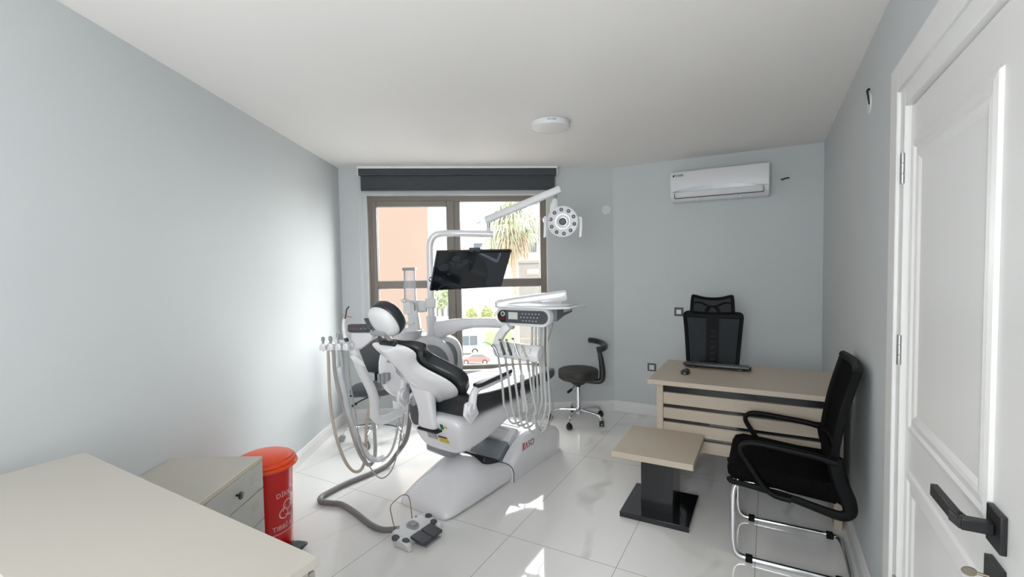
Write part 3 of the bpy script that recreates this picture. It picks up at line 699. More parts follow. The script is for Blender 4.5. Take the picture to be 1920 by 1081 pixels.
# ================= STOOLS =================
def round_stool():
    S = empty('dental_stool', (0.625, 4.45, 0), 0, 'round black stool with a curled armrest and chrome five-star base by the wall', 'stool')
    s = MB(); prof = [(0.001, 0.392), (0.10, 0.394), (0.165, 0.408), (0.188, 0.425), (0.192, 0.445), (0.192, 0.486), (0.186, 0.500), (0.170, 0.507), (0.10, 0.510), (0.001, 0.510)]
    s.lathe(prof, 48); s.out('seat', M_SEATBLACK, S)
    MB().cyl((0, 0, 0.36), (0, 0, 0.395), 0.06, 0.10).out('mount', M_BLACK, S)
    MB().cyl((0, 0, 0.10), (0, 0, 0.335), 0.021).out('column', M_CHROME, S)
    MB().cyl((0, 0, 0.335), (0, 0, 0.345), 0.024).cyl((0, 0, 0.345), (0, 0, 0.37), 0.013).out('collar', M_BLACK, S)
    MB().tube([(-0.02, -0.02, 0.375), (-0.05, -0.05, 0.345), (-0.08, -0.07, 0.318)], 0.004, 8, 4).tube([(-0.075, -0.067, 0.322), (-0.115, -0.09, 0.300)], 0.013, 10, 0).out('height_lever', M_BLACK, S)
    # upright and curled rest
    u = MB(); path = [(0.06, -0.02, 0.388), (0.16, -0.03, 0.385), (0.215, -0.035, 0.40), (0.228, -0.035, 0.47), (0.218, -0.03, 0.58), (0.205, -0.025, 0.66), (0.210, -0.02, 0.70)]
    u.tube(path, lambda t: 0.016+0.014*math.sin(PI*min(1, t*1.1))+0.010*max(0, t-0.6), 12, 5, sx=1.0); u.out('back_upright', M_BLACK_LEATHER, S)
    a = MB(); c = Vector((0.20, 0.10, 0.715)); arc = []
    for k in range(10):
        th = math.radians(-100+k*24); arc.append((0.175+0.085*math.cos(th)*1.0, 0.03+0.15*math.sin(th), 0.705+0.05*k/9))
    a.tube(arc, lambda t: 0.030-0.004*t, 12, 4); a.out('curled_rest', M_BLACK_LEATHER, S)
    star_base(S, (0, 0), 0.268, M_CHROME, M_BLACK, -118, 0.0125, 0.105)
round_stool()

def assistant_stool():
    S = empty('assistant_stool', (-1.235, 4.09, 0), math.radians(8), 'black padded stool with a tall backrest and grey casters behind the dental unit', 'stool')
    s = MB(); pillow(s, superell(0.205, 0.19, 2.3, 36), 0.405, 0.47, 0.028, dome=0.01); s.out('seat', M_CHARCOAL, S)
    MB().cyl((0, 0, 0.37), (0, 0, 0.408), 0.055, 0.11).out('mount', M_BLACK, S)
    b = MB(); rings = []
    n = 28
    sh = superell(0.19, 0.155, 3.0, n)
    for d, f in ((-0.005, 0.86), (0.006, 0.97), (0.022, 1.0), (0.040, 0.95), (0.050, 0.80), (0.054, 0.3)):
        rings.append([(p[0]*f, 0.19-d-0.30*(p[0]*f)**2*1.6+0.10*(p[1]*f), 0.705+p[1]*f) for p in sh])
    b.loft(rings); b.out('backrest', M_CHARCOAL, S)
    MB().tube([(0, 0.03, 0.395), (0, 0.19, 0.39), (0, 0.235, 0.43), (0, 0.225, 0.58), (0, 0.20, 0.68)], 0.02, 8, 5, sx=1.6).out('back_bracket', M_BLACK, S)
    MB().cyl((0, 0, 0.10), (0, 0, 0.30), 0.024).cyl((0, 0, 0.30), (0, 0, 0.38), 0.014).out('column', M_CHROME, S)
    for y, x in ((-0.06, -0.14), (-0.01, -0.16)):
        pass
    MB().tube([(-0.02, -0.03, 0.385), (-0.12, -0.06, 0.345), (-0.16, -0.08, 0.325)], 0.006, 8, 4).tube([(-0.14, -0.07, 0.334), (-0.18, -0.09, 0.314)], 0.012, 8, 0).out('height_lever', M_BLACK, S)
    MB().tube([(-0.03, -0.03, 0.39), (-0.15, -0.05, 0.388), (-0.20, -0.06, 0.40)], 0.009, 8, 4).out('tilt_lever', M_BLACK, S)
    star_base(S, (0, 0), 0.27, M_CHROME, M_MIDGREY, -98, 0.013, 0.11, wheel_r=0.028, fork=M_CHROME)
assistant_stool()

# ================= FOREGROUND LEFT =================
def counter():
    C_ = uv_empty('storage_counter', -1.381, 0.459, label='large greige counter cabinet filling the near corner', cat='cabinet')
    C_.rotation_euler = (0, 0, UVROT-0.020)
    MB().box(-0.590, 0.580, -0.168, 0.168, 0.882, 0.900).out('countertop', M_BEIGE_L, C_, bevel=0.001)
    MB().box(-0.578, 0.570, -0.150, 0.150, 0.06, 0.882).out('carcass', M_BEIGE_L, C_, bevel=0.001)
    MB().box(-0.56, 0.55, -0.14, 0.13, 0.0, 0.06).out('plinth', M_BLACK, C_)
    for k in range(2):
        d = MB().box(-0.572+k*0.572, -0.004+k*0.572-0.0, 0.151, 0.167, 0.07, 0.868).out('door', M_BEIGE_L, C_, bevel=0.001)
        MB().cyl((-0.05+k*0.10-0.0, 0.167, 0.72), (-0.05+k*0.10, 0.185, 0.72), 0.010, 0.014).out('knob', M_BLUEDARK, d)
    part_label(MB().box(0.5715, 0.586, -0.150, 0.150, 0.07, 0.868).out('end_panel', M_BEIGE_L, C_, bevel=0.001), 'side panel set under the overhanging top')
counter()

def drawers():
    x0, x1, y0, y1 = -1.640, -1.210, 1.70, 2.197
    D = empty('drawer_cabinet', ((x0+x1)/2, (y0+y1)/2, 0), 0, 'low greige drawer cabinet with small dark knobs against the pale wall', 'cabinet')
    a, b, c, d = x0-(x0+x1)/2, x1-(x0+x1)/2, y0-(y0+y1)/2, y1-(y0+y1)/2
    MB().box(a, b-0.018, c, d, 0.0, 0.583).out('carcass', M_BEIGE_L, D, bevel=0.001)
    MB().box(a-0.0, b-0.006, c-0.002, d+0.002, 0.584, 0.602).out('cabinet_top', M_BEIGE_L, D, bevel=0.001)
    part_label(MB().box(b-0.006, b-0.001, c-0.002, d+0.002, 0.584, 0.602).out('edge_band', M_BEIGE_EDGE, D), 'cream edge band along the top')
    for z0, z1 in ((0.455, 0.597), (0.305, 0.451), (0.155, 0.301), (0.01, 0.151)):
        z1_ = min(z1, 0.581)
        dr = MB().box(b-0.017, b, c+0.002, d-0.002, z0, z1_).out('drawer', M_DRAWER, D, bevel=0.0015)
        zc = (z0+z1)/2-0.008; y = (c+d)/2+0.03
        MB().lathe([(0.005, 0), (0.005, 0.012), (0.016, 0.018), (0.0175, 0.022), (0.015, 0.026), (0.001, 0.027)], 24, Matrix.Translation((b, y, zc)) @ Matrix.Rotation(PI/2, 4, 'Y')).out('knob', M_BLUEDARK, dr)
        MB().box(b, b+0.0006, d-0.105, d-0.045, z1_-0.075, z1_-0.035).out('paper_sticker', M_BEIGE_L, dr, smooth=0)
drawers()

def bin_():
    cx, cy = -1.325, 2.430
    B = empty('waste_bin', (cx, cy, 0), 0, 'red medical waste bin with an orange domed lid and black foot pedal', 'waste bin')
    r1, r0 = 0.132, 0.118
    MB().lathe([(0.001, 0.012), (r0, 0.012), (r0+0.002, 0.03), (r1, 0.50), (r1-0.004, 0.50), (r0-0.004, 0.03), (0.001, 0.03)], 64).out('bucket', M_RED, B)
    MB().lathe([(r1+0.003, 0.485), (r1+0.022, 0.487), (r1+0.026, 0.497), (r1+0.022, 0.506), (r1+0.016, 0.509), (r1+0.019, 0.516), (r1+0.014, 0.526), (r1+0.004, 0.530), (r1+0.002, 0.538), (r1-0.012, 0.545), (0.09, 0.556), (0.045, 0.562), (0.001, 0.564)], 72).out('lid', M_ORANGE, B)
    # base ring and pedal
    MB().lathe([(r0+0.004, 0), (r0+0.006, 0.012), (r0+0.002, 0.022), (r0-0.01, 0.022), (r0-0.01, 0)], 48).out('base_ring', M_BLUEDARK, B)
    dv = Vector((0.99, -0.12, 0)); a = math.atan2(dv.y, dv.x)
    p = MB(); p.prism([(0.10, -0.030), (0.150, -0.042), (0.205, -0.036), (0.205, 0.036), (0.150, 0.042), (0.10, 0.030)], 0.022, 0.040, Matrix.Rotation(a, 4, 'Z'))
    p.out('pedal', M_BLUEDARK, B, bevel=0.006)
    # printed warning wrapped on the bucket, facing the room
    pr = MB(); face = math.radians(-12)
    def rad(z): return r0+0.002+(r1-r0-0.002)*(z-0.03)/0.47+0.0009
    def wrap(vs_, fs, z0, dx=0):
        out_ = []
        for v in vs_:
            z = z0+v.y; R = rad(z); th = face+(v.x+dx)/R; rr = R+max(0, v.z)*0.3
            out_.append((rr*math.cos(th), rr*math.sin(th), z))
        pr.add(out_, fs)
    v, f = text_mesh('D\u0130KKAT', 0.036); wrap(v, f, 0.345)
    v, f = text_mesh('TIBB\u0130 ATIK', 0.036); wrap(v, f, 0.165)
    g = []; gf = []
    def strip(fn, n, closed=False):
        o = len(g); 
        for i in range(n+1): a_, b_ = fn(i/n); g.extend([a_, b_])
        for i in range(n): gf.append((o+2*i, o+2*i+1, o+2*i+3, o+2*i+2))
    for k in range(3):
        an = math.radians(90+120*k); cxx, cyy = 0.026*math.cos(an), 0.026*math.sin(an)
        def cres(t, cxx=cxx, cyy=cyy, an=an):
            th = an+math.radians(-140+280*t); wdt = 0.0055*math.sin(PI*(0.12+0.76*t))+0.0006
            ro = 0.028; return (Vector((cxx+ro*math.cos(th), cyy+ro*math.sin(th), 0)), Vector((cxx+(ro-wdt)*math.cos(th), cyy+(ro-wdt)*math.sin(th), 0)))
        strip(cres, 24)
    for k in range(3):
        a0 = 30+120*k
        def arc(t, a0=a0):
            th = math.radians(a0-38+76*t); return (Vector((0.030*math.cos(th), 0.030*math.sin(th), 0)), Vector((0.0265*math.cos(th), 0.0265*math.sin(th), 0)))
        strip(arc, 8)
        def spk(t, k=k):
            th = math.radians(90+120*k+60); r = 0.006+0.011*t; q = Vector((-math.sin(th), math.cos(th), 0))*0.002
            return (Vector((r*math.cos(th), r*math.sin(th), 0))+q, Vector((r*math.cos(th), r*math.sin(th), 0))-q)
        strip(spk, 2)
    def ringc(t):
        th = 2*PI*t; return (Vector((0.0085*math.cos(th), 0.0085*math.sin(th), 0)), Vector((0.005*math.cos(th), 0.005*math.sin(th), 0)))
    strip(ringc, 16)
    wrap([p*1.05 for p in g], gf, 0.252)
    o = []; of = []
    for i in range(11): o += [Vector((-0.09+0.018*i, -0.002, 0)), Vector((-0.09+0.018*i, 0.002, 0))]
    for i in range(10): of.append((2*i, 2*i+1, 2*i+3, 2*i+2))
    wrap(o, of, 0.133)
    B.scale = (1, 1, 0.945)
    part_label(pr.out('warning_print', M_PRINT, B, smooth=0), 'white biohazard sign and lettering')
bin_()

# ================= DENTAL CHAIR =================
DCO = Vector((-0.213, 3.297, 0)); DCR = math.atan2(0.815, 0.58)
def c3(s, b, z): return Vector((s, -b, z))
DC = empty('dental_chair', DCO, DCR, 'white dental chair with black upholstery reclined on a sculpted white floor base', 'dental chair')
def dental_chair():
    # --- base: front hump ---
    n = 26
    def arch(s, w_, h, e1=2.6, e2=1.5, z0=0.0):
        r = []
        for i in range(n+1):
            t = -1+2*i/n; b = w_*math.copysign(abs(t)**0.75, t)
            q = max(0, 1-abs(b/w_)**(e1+1.2))**(1/max(1.9, e2)); k = 0.22*max(0, min(1, (s+0.60)/0.14))*max(0, min(1, -s/0.12)); r.append(c3(s, b, z0+h*1.02*((1-k)*q+k*math.exp(-((b+0.01)/0.13)**2)*(q > 0))))
        r += [c3(s, w_*0.9*(1-2*k/5), 0) for k in range(1, 5)]
        return r
    fr = MB(); rings = []
    for s, w_, h, e1, e2 in ((-0.628, .168, .012, 3, 2), (-0.625, .195, .034, 3, 2.2), (-0.605, .218, .064, 3, 2.0), (-0.56, .232, .092, 2.8, 1.8), (-0.50, .234, .142, 2.6, 1.6), (-0.43, .240, .188, 2.3, 1.4), (-0.36, .242, .215, 2.1, 1.25), (-0.30, .242, .243, 2.0, 1.2), (-0.24, .242, .240, 2.2, 1.3), (-0.16, .242, .205, 3.0, 1.7), (-0.08, .242, .165, 3.6, 2.2), (0.0, .242, .130, 4, 2.6), (0.08, .240, .11, 4, 3)):
        rings.append(arch(s, w_, h, e1, e2))
    fr.loft(rings); fr.out('base_front_cover', M_WHITE, DC, smooth=180, sub=1)
    # --- base: rear cover, two raised cheeks with a sloping panel between ---
    def side_h(s):
        P = [(-0.03, .10), (0.0, .125), (0.05, .165), (0.12, .212), (0.2, .245), (0.3, .268), (0.42, .270), (0.52, .255), (0.62, .222), (0.68, .185), (0.712, .13), (0.722, .05)]
        if s <= P[0][0]: return P[0][1]
        for (a, h1), (b, h2) in zip(P, P[1:]):
            if s <= b: return h1+(h2-h1)*(s-a)/(b-a)
        return P[-1][1]
    rc = MB(); rings = []
    for s in (0.015, 0.04, 0.08, 0.14, 0.2, 0.26, 0.34, 0.42, 0.5, 0.58, 0.64, 0.68, 0.705, 0.718, 0.722):
        w_ = 0.240 if s < 0.6 else 0.240-0.035*((s-0.6)/0.12)**2
        h = side_h(s); inner = min(h-0.001, max(0.07, 0.062+0.80*(s-0.0)*1.02+0.012))
        if s >= 0.25: inner = h+0.002
        rr = min(0.045, h*0.45); ring = []
        ring.append(c3(s, w_*0.98, 0)); ring.append(c3(s, w_, 0.02))
        for k in range(6):
            a = PI/2*k/5; ring.append(c3(s, w_-rr*(1-math.cos(a)), h-rr*(1-math.sin(a))))
        bi = 0.135
        ring.append(c3(s, bi+0.012, h+0.001)); ring.append(c3(s, bi, inner))
        for b in (0.07, 0, -0.07): ring.append(c3(s, b, inner+(0.003 if s >= 0.25 else 0)))
        ring.append(c3(s, -bi, inner)); ring.append(c3(s, -bi-0.012, h+0.001))
        for k in range(5, -1, -1):
            a = PI/2*k/5; ring.append(c3(s, -(w_-rr*(1-math.cos(a))), h-rr*(1-math.sin(a))))
        ring.append(c3(s, -w_, 0.02)); ring.append(c3(s, -w_*0.98, 0))
        rings.append(ring)
    rc.loft(rings); rc.out('base_rear_cover', M_WHITE, DC, smooth=40)
    for sg in (1, -1): MB().tube([c3(0.012, sg*0.2425, 0.0), c3(0.010, sg*0.2435, 0.06), c3(0.004, sg*0.236, 0.10), c3(-0.01, sg*0.205, 0.128), c3(-0.015, sg*0.14, 0.132)], 0.003, 6, 4).out('cover_seam', M_DKGREY, DC)
    
    MB().add(*bar(c3(-0.185, 0.02, 0.204), c3(-0.02, 0.02, 0.118), 0.250, 0.05)).out('lift_recess', M_BLACK, DC, bevel=0.01)
    part_label(MB().add(*bar(c3(-0.035, 0, 0.108), c3(0.112, 0, 0.212), 0.262, 0.055)).out('lift_panel', M_GREY, DC, bevel=0.006), 'glossy grey sliding panel')
    MB().add(*bar(c3(0.114, 0, 0.2135), c3(0.235, 0, 0.272), 0.262, 0.055)).out('lift_cover', M_WHITE, DC, bevel=0.006)
    part_label(MB().add(*bar(c3(0.235, 0.14, 0.304), c3(0.238, -0.14, 0.304), 0.012, 0.006)).out('vent_slot', M_BLACK, DC), 'black slot behind the sliding panel')
    # lift arm under the seat
    MB().add(*bar(c3(0.34, 0, 0.16), c3(-0.18, 0, 0.44), 0.17, 0.09)).out('lift_arm', M_WHITE_MATTE, DC, bevel=0.02)
    # --- logo on the near cheek ---
    logo = MB(); 
    def put(vs_, fs, ds, dz=0.0, sh=0.0):
        R = []
        for v in vs_:
            R.append(c3(0.20+ds+v.x, 0.2415, 0.183+dz+v.y))
        logo.add(R, fs)
    def pl(pts, ds): put([Vector((x, y, 0)) for x, y in pts], [tuple(range(len(pts)))], ds)
    H = 0.030
    def stroke(a, b, wd, ds):
        a, b = Vector(a), Vector(b); d = (b-a).normalized(); q = Vector((-d.y, d.x))*wd/2
        pl([tuple(a+q), tuple(b+q), tuple(b-q), tuple(a-q)], ds)
    x0 = -0.070
    stroke((0.004, 0), (0.004, 2*H*0.85), 0.006, x0)
    for yy in (0.050, 0.036, 0.022): stroke((-0.004, yy), (0.024, yy), 0.0065, x0)
    stroke((0.016, 0.050), (0.016, 0.024), 0.005, x0); stroke((0.006, 0.020), (0.026, 0.0), 0.006, x0); stroke((-0.006, 0.0), (0.006, 0.008), 0.006, x0)
    stroke((0.034, 0.0), (0.047, 0.050), 0.007, x0); stroke((0.047, 0.050), (0.060, 0.0), 0.007, x0)
    v, f = text_mesh('SO', 0.066, 0.0003); put([Vector((p.x, p.y, 0)) for p in v], f, x0+0.108, 0.026)
    logo.out('logo', M_REDPRINT, DC, smooth=0)
    # --- seat pan shell under the upholstery ---
    sh = MB(); rings = []
    def rr_ring(s, w_, zb, zt, r, tilt=0.0, wt=None):
        wt = wt or w_; R = rrect(1, 1, 0.22, 4); out_ = []
        for x, y in R:
            f = (y+0.5); ww = w_+(wt-w_)*f
            out_.append(c3(s+tilt*(f), x*2*ww, zb+(zt-zb)*f))
        return out_
    for s, w_, zb, zt, ti, wt in ((-0.428, .12, .332, .50, -0.10, .19), (-0.440, .155, .328, .575, -0.10, .235), (-0.425, .175, .320, .585, -0.08, .250), (-0.33, .190, .316, .585, -0.02, .256), (-0.2, .195, .345, .585, 0, .258), (0.0, .195, .405, .585, 0, .252), (0.2, .185, .466, .585, 0, .240), (0.4, .170, .520, .585, 0, .218), (0.6, .150, .562, .592, 0, .180), (0.70, .12, .575, .595, 0, .14)):
        rings.append(rr_ring(s, w_, zb, zt, 0.03, ti, wt))
    sh.loft(rings); sh.out('seat_shell', M_WHITE, DC, smooth=180, sub=1)
    part_label(MB().add(*bar(c3(-0.425, -0.065, 0.315), c3(-0.22, -0.05, 0.305), 0.23, 0.085)).out('under_cover', M_GREY, DC, bevel=0.03, seg=4), 'dark grey curved cover beneath the seat shell')
    # --- seat cushion: thick pad from hips to feet ---
    cu = MB(); rings = []
    prof = [(-0.458, .225, .610, .690), (-0.470, .255, .588, .715), (-0.462, .268, .580, .728), (-0.40, .276, .578, .730), (-0.28, .276, .576, .715), (-0.1, .270, .574, .700), (0.1, .262, .574, .694), (0.3, .245, .576, .690), (0.5, .222, .582, .680), (0.66, .195, .590, .668), (0.75, .155, .598, .655), (0.785, .10, .605, .645), (0.79, .06, .612, .636)]
    for s, w_, zb, zt in prof:
        ring = []
        for x, y in rrect(1, 1, 0.20, 4): 
            zz = zb+(zt-zb)*(y+0.5)
            if y > 0.3: zz -= 0.018*(1-min(1, (abs(x)*2.2))**2)*(1 if s < 0.6 else 0.3)
            wy = 0.30 if abs(x) < 0.35 else 1
            ring.append(c3(s, x*2*w_, zz))
        rings.append(ring)
    cu.loft(rings); cu.out('seat_cushion', M_BLACK_LEATHER, DC, smooth=180, sub=1)
    se = MB(); 
    se.tube([c3(s, w_+0.0015, (zb*0.25+zt*0.75)) for s, w_, zb, zt in prof[2:10]], 0.0022, 6, 3).out('seam_piping', M_BLACK_LEATHER, DC)
    # --- backrest ---
    O_ = Vector((-0.42, 0.68)); dvec = Vector((-0.732, 0.682)); nvec = Vector((0.682, 0.732))
    def bk(t, b, n_): q = O_+dvec*t+nvec*n_; return c3(q.x, b, q.y)
    tw = [(0.000, .060), (0.008, .100), (0.025, .145), (0.055, .188), (0.10, .220), (0.15, .238), (0.20, .244), (0.25, .228), (0.30, .192), (0.35, .160), (0.40, .143), (0.45, .142), (0.50, .152), (0.55, .168), (0.58, .174), (0.61, .165), (0.635, .135), (0.645, .09)]
    def sh_h(t): return 0.026+0.032*math.sin(PI*min(1, max(0, (t+0.10)/0.75)))
    tw = [(t if t < 0.3 else 0.3+(t-0.3)*0.8, (w_ if t < 0.27 else w_-0.034*math.sin(PI*min(1, (t-0.27)/0.25)) if t < 0.52 else w_+0.014)+(0.012 if 0.1 < t < 0.26 else 0)) for t, w_ in tw]
    rings = []; m = MB(); K = 20
    for t, w_ in tw:
        ring = []
        for k in range(K+1):
            x = -1+2*k/K; ring.append(bk(t, w_*math.copysign(abs(x)**0.8, x), -sh_h(t)*(1-abs(x)**2.0)-0.004-0.016*max(0, 1-(abs(x)*3.2)**2)))
        for x in (0.6, 0, -0.6): ring.append(bk(t, w_*x*0.98, 0.004))
        rings.append(ring)
    m.loft(rings); m.out('backrest_shell', M_WHITE, DC, smooth=180, sub=1)
    m = MB(); rings = []
    tc_ = [(-0.030, .060, .5), (-0.024, .115, .8), (-0.006, .168, 1), (0.03, .212, 1)]+[(t, w_+0.028, 1-0.45*max(0, (t-0.35)/0.3)) for t, w_ in tw[3:-4]]+[(0.530, .180, .60), (0.548, .160, .50), (0.556, .12, .35)]
    for t, w_, hh in tc_:
        ring = []; th = 0.075*hh
        for x, y in rrect(1, 1, 0.24, 4):
            dn = 0.0
            if y > 0: dn = 0.022*(abs(x)*2)**2
            ring.append(bk(t, x*2*w_, 0.006+(y+0.5)*th*0.92+dn*(0.5+0.5*hh)))
        rings.append(ring)
    m.loft(rings); m.out('backrest_cushion', M_BLACK_LEATHER, DC, smooth=180, sub=1)
    # --- hinge bracket from backrest to the seat shell ---
    hb = MB(); rings = []
    for s, z, w_, d_ in ((-0.530, .95, .030, .020), (-0.560, .88, .075, .030), (-0.580, .80, .092, .040), (-0.565, .71, .078, .040), (-0.548, .62, .060, .034), (-0.548, .56, .064, .032), (-0.545, .51, .078, .030), (-0.535, .495, .074, .026)):
        rings.append([c3(s+y*2*d_, -0.008-0.25*max(0, z-0.68)+x*2*w_, z) for x, y in rrect(1, 1, 0.3, 3)])
    hb.loft(rings); hb.out('backrest_bracket', M_WHITE, DC, smooth=180, sub=1)
    part_label(MB().cbox(c3(-0.540, 0.000, 0.490), (0.05, 0.165, 0.014)).out('bracket_slot', M_BLACK, DC), 'black slot where the bracket enters')
    # pivot side: round white hub, speckled grey cap, dark flap on the far side of the bracket
    MB().cyl(c3(-0.53, -0.175, 0.665), c3(-0.505, -0.12, 0.665), 0.030).out('pivot_hub', M_WHITE, DC, bevel=0.006)
    MB().cyl(c3(-0.565, -0.125, 0.655), c3(-0.545, -0.12, 0.655), 0.032).out('pivot_cap', M_MIDGREY, DC, bevel=0.006)
    hol = MB()
    for k in range(5):
        a = 2*PI*k/5; hol.cyl(c3(-0.5665, -0.125+0.015*math.cos(a), 0.655+0.015*math.sin(a)), c3(-0.563, -0.125+0.015*math.cos(a), 0.655+0.015*math.sin(a)), 0.003, n=8)
    hol.out('pivot_screw', M_BLACK, DC)
    m = MB(); pillow(m, [(p[0], p[1]) for p in superell(0.050, 0.085, 2.2, 20)], -0.012, 0.012, 0.008, Matrix.Translation(c3(-0.545, -0.112, 0.585)) @ Matrix.Rotation(PI/2, 4, 'Z') @ Matrix.Rotation(PI/2, 4, 'X') )
    m.out('hip_flap', M_DKGREY, DC)
    # --- headrest ---
    MB().add(*bar(bk(0.54, -0.035, 0.0), bk(0.665, -0.085, 0.030), 0.030, 0.016)).add(*bar(bk(0.665, -0.085, 0.030), bk(0.735, -0.080, 0.045), 0.030, 0.014)).out('headrest_bar', M_DKGREY, DC, bevel=0.003)
    MB().cyl(bk(0.640, -0.10, 0.020), bk(0.640, 0.02, 0.020), 0.018).add(*bar(bk(0.640, -0.0, 0.020), bk(0.54, 0.01, 0.01), 0.028, 0.018)).out('headrest_joint', M_MIDGREY, DC, bevel=0.003)
    part_label(MB().add(*bar(bk(0.535, 0, -0.012), bk(0.590, 0, 0.0), 0.135, 0.03)).out('headrest_socket', M_BLACK, DC, bevel=0.008), 'black socket at the top of the backrest')
    hd = MB(); rings = []
    ax = 0.105; bx = 0.104; cen = 0.680
    tl = math.radians(13)
    def hp(u, b, n_): return bk(cen+u*math.cos(tl)-n_*math.sin(tl), b, 0.072+n_*math.cos(tl)+u*math.sin(tl))
    nn = 36; O2 = superell(ax, bx, 2.25, nn)
    for h, f in ((0.002, 0.92), (0.0, 0.975), (0.012, 1.0), (0.034, 1.0), (0.056, 0.96), (0.070, 0.86), (0.076, 0.64), (0.074, 0.35), (0.072, 0.1)):
        rings.append([hp(p[0]*f, p[1]*f, h+0.30*(p[1]*f)**2*2+0.25*(p[0]*f)**2) for p in O2])
    hd.loft(rings); hd.out('headrest_cushion', M_BLACK_LEATHER, DC, smooth=180)
    hw_ = MB(); rings = []
    for h, f in ((0.012, 0.93), (0.004, 0.955), (-0.004, 0.95), (-0.016, 0.91), (-0.030, 0.80), (-0.040, 0.62), (-0.045, 0.38), (-0.047, 0.12)):
        rings.append([hp(p[0]*f+0.006*(1-f), p[1]*f, h) for p in O2])
    hw_.loft(rings); hw_.out('headrest_cover', M_WHITE_MATTE, DC, smooth=180)
    # --- armrests ---
    for sg, lab in ((1, 'near'), (-1, 'far')):
        b0 = sg*0.290
        a = MB()
        a.prism([(-0.010, -0.065), (0.065, -0.015), (0.020, 0.078), (-0.052, 0.070), (-0.068, 0.0)], -0.012, 0.012, Matrix.Translation(c3(-0.480, b0, 0.625)) @ Matrix.Rotation(PI/2, 4, 'X'))
        a.out('armrest_bracket', M_WHITE, DC, bevel=0.008)
        MB().cyl(c3(-0.492, b0-0.016, 0.655), c3(-0.492, b0+0.028, 0.655), 0.038).out('armrest_pivot', M_WHITE, DC, bevel=0.006)
        a = MB(); P_ = [(-0.486, 0.655), (-0.478, 0.70), (-0.462, 0.745), (-0.425, 0.765), (-0.35, 0.766), (-0.20, 0.778), (-0.10, 0.790)]
        a.tube([c3(p[0], b0+0.012*sg, p[1]) for p in P_], lambda t: 0.025-0.006*t, 8, 5, sx=0.8)
        a.out('armrest_arm', M_WHITE, DC)
        a = MB(); ol = [(-0.175, -0.018), (-0.172, 0.018), (-0.14, 0.030), (0.12, 0.036), (0.168, 0.026), (0.178, 0.0), (0.168, -0.026), (0.12, -0.036), (-0.14, -0.030)][::-1]
        sl = math.atan2(0.03, 0.33)
        pillow(a, [tuple(p.xy) for p in spline([Vector((x, y, 0)) for x, y in ol+[ol[0]]], 3)[:-1]], 0.0, 0.026, 0.010, Matrix.Translation(c3(-0.272, b0+0.012*sg, 0.785)) @ Matrix.Rotation(-sl, 4, 'Y'))
        a.out('armrest_pad', M_BLACK_LEATHER, DC)
    # --- stickers and switch on the back of the seat shell ---
    def plate(name, b, z, wd, hh, m_, s_=None, th=0.004, lab=None):
        # plane of the rear of the shell at this height
        f = (z-0.346)/(0.575-0.346); s0 = -0.440-0.10*f*1.0-0.006
        if s_ is not None: s0 = s_
        mx = Matrix.Translation(c3(s0, b, z)) @ Matrix.Rotation(math.radians(-23.5), 4, 'Y')
        o = MB().cbox((0, 0, 0), (th, wd, hh), mx).out(name, m_, DC, smooth=0)
        if lab: part_label(o, lab)
        return o
    g_ = plate('rating_plate', -0.035, 0.432, 0.080, 0.050, M_MIDGREY, None, 0.010, 'grey rating plate')
    for dz in (-0.012, 0.0, 0.012): plate('plate_line', -0.035, 0.432+dz, 0.06, 0.003, M_LCD, -0.440-0.10*((0.432+dz-0.346)/0.229)-0.012, 0.003)
    plate('warning_sticker', 0.060, 0.420, 0.075, 0.046, M_YELLOW, None, 0.010, 'yellow warning sticker')
    plate('sticker_band', 0.060, 0.437, 0.070, 0.008, M_DARKPRINT, -0.440-0.10*((0.437-0.346)/0.229)-0.012, 0.003)
    plate('power_switch', 0.092, 0.520, 0.024, 0.036, M_GREEN, None, 0.012, 'green power switch')
    plate('switch_label', 0.122, 0.520, 0.024, 0.018, M_YELLOW, None, 0.010, 'small yellow label')
dental_chair()

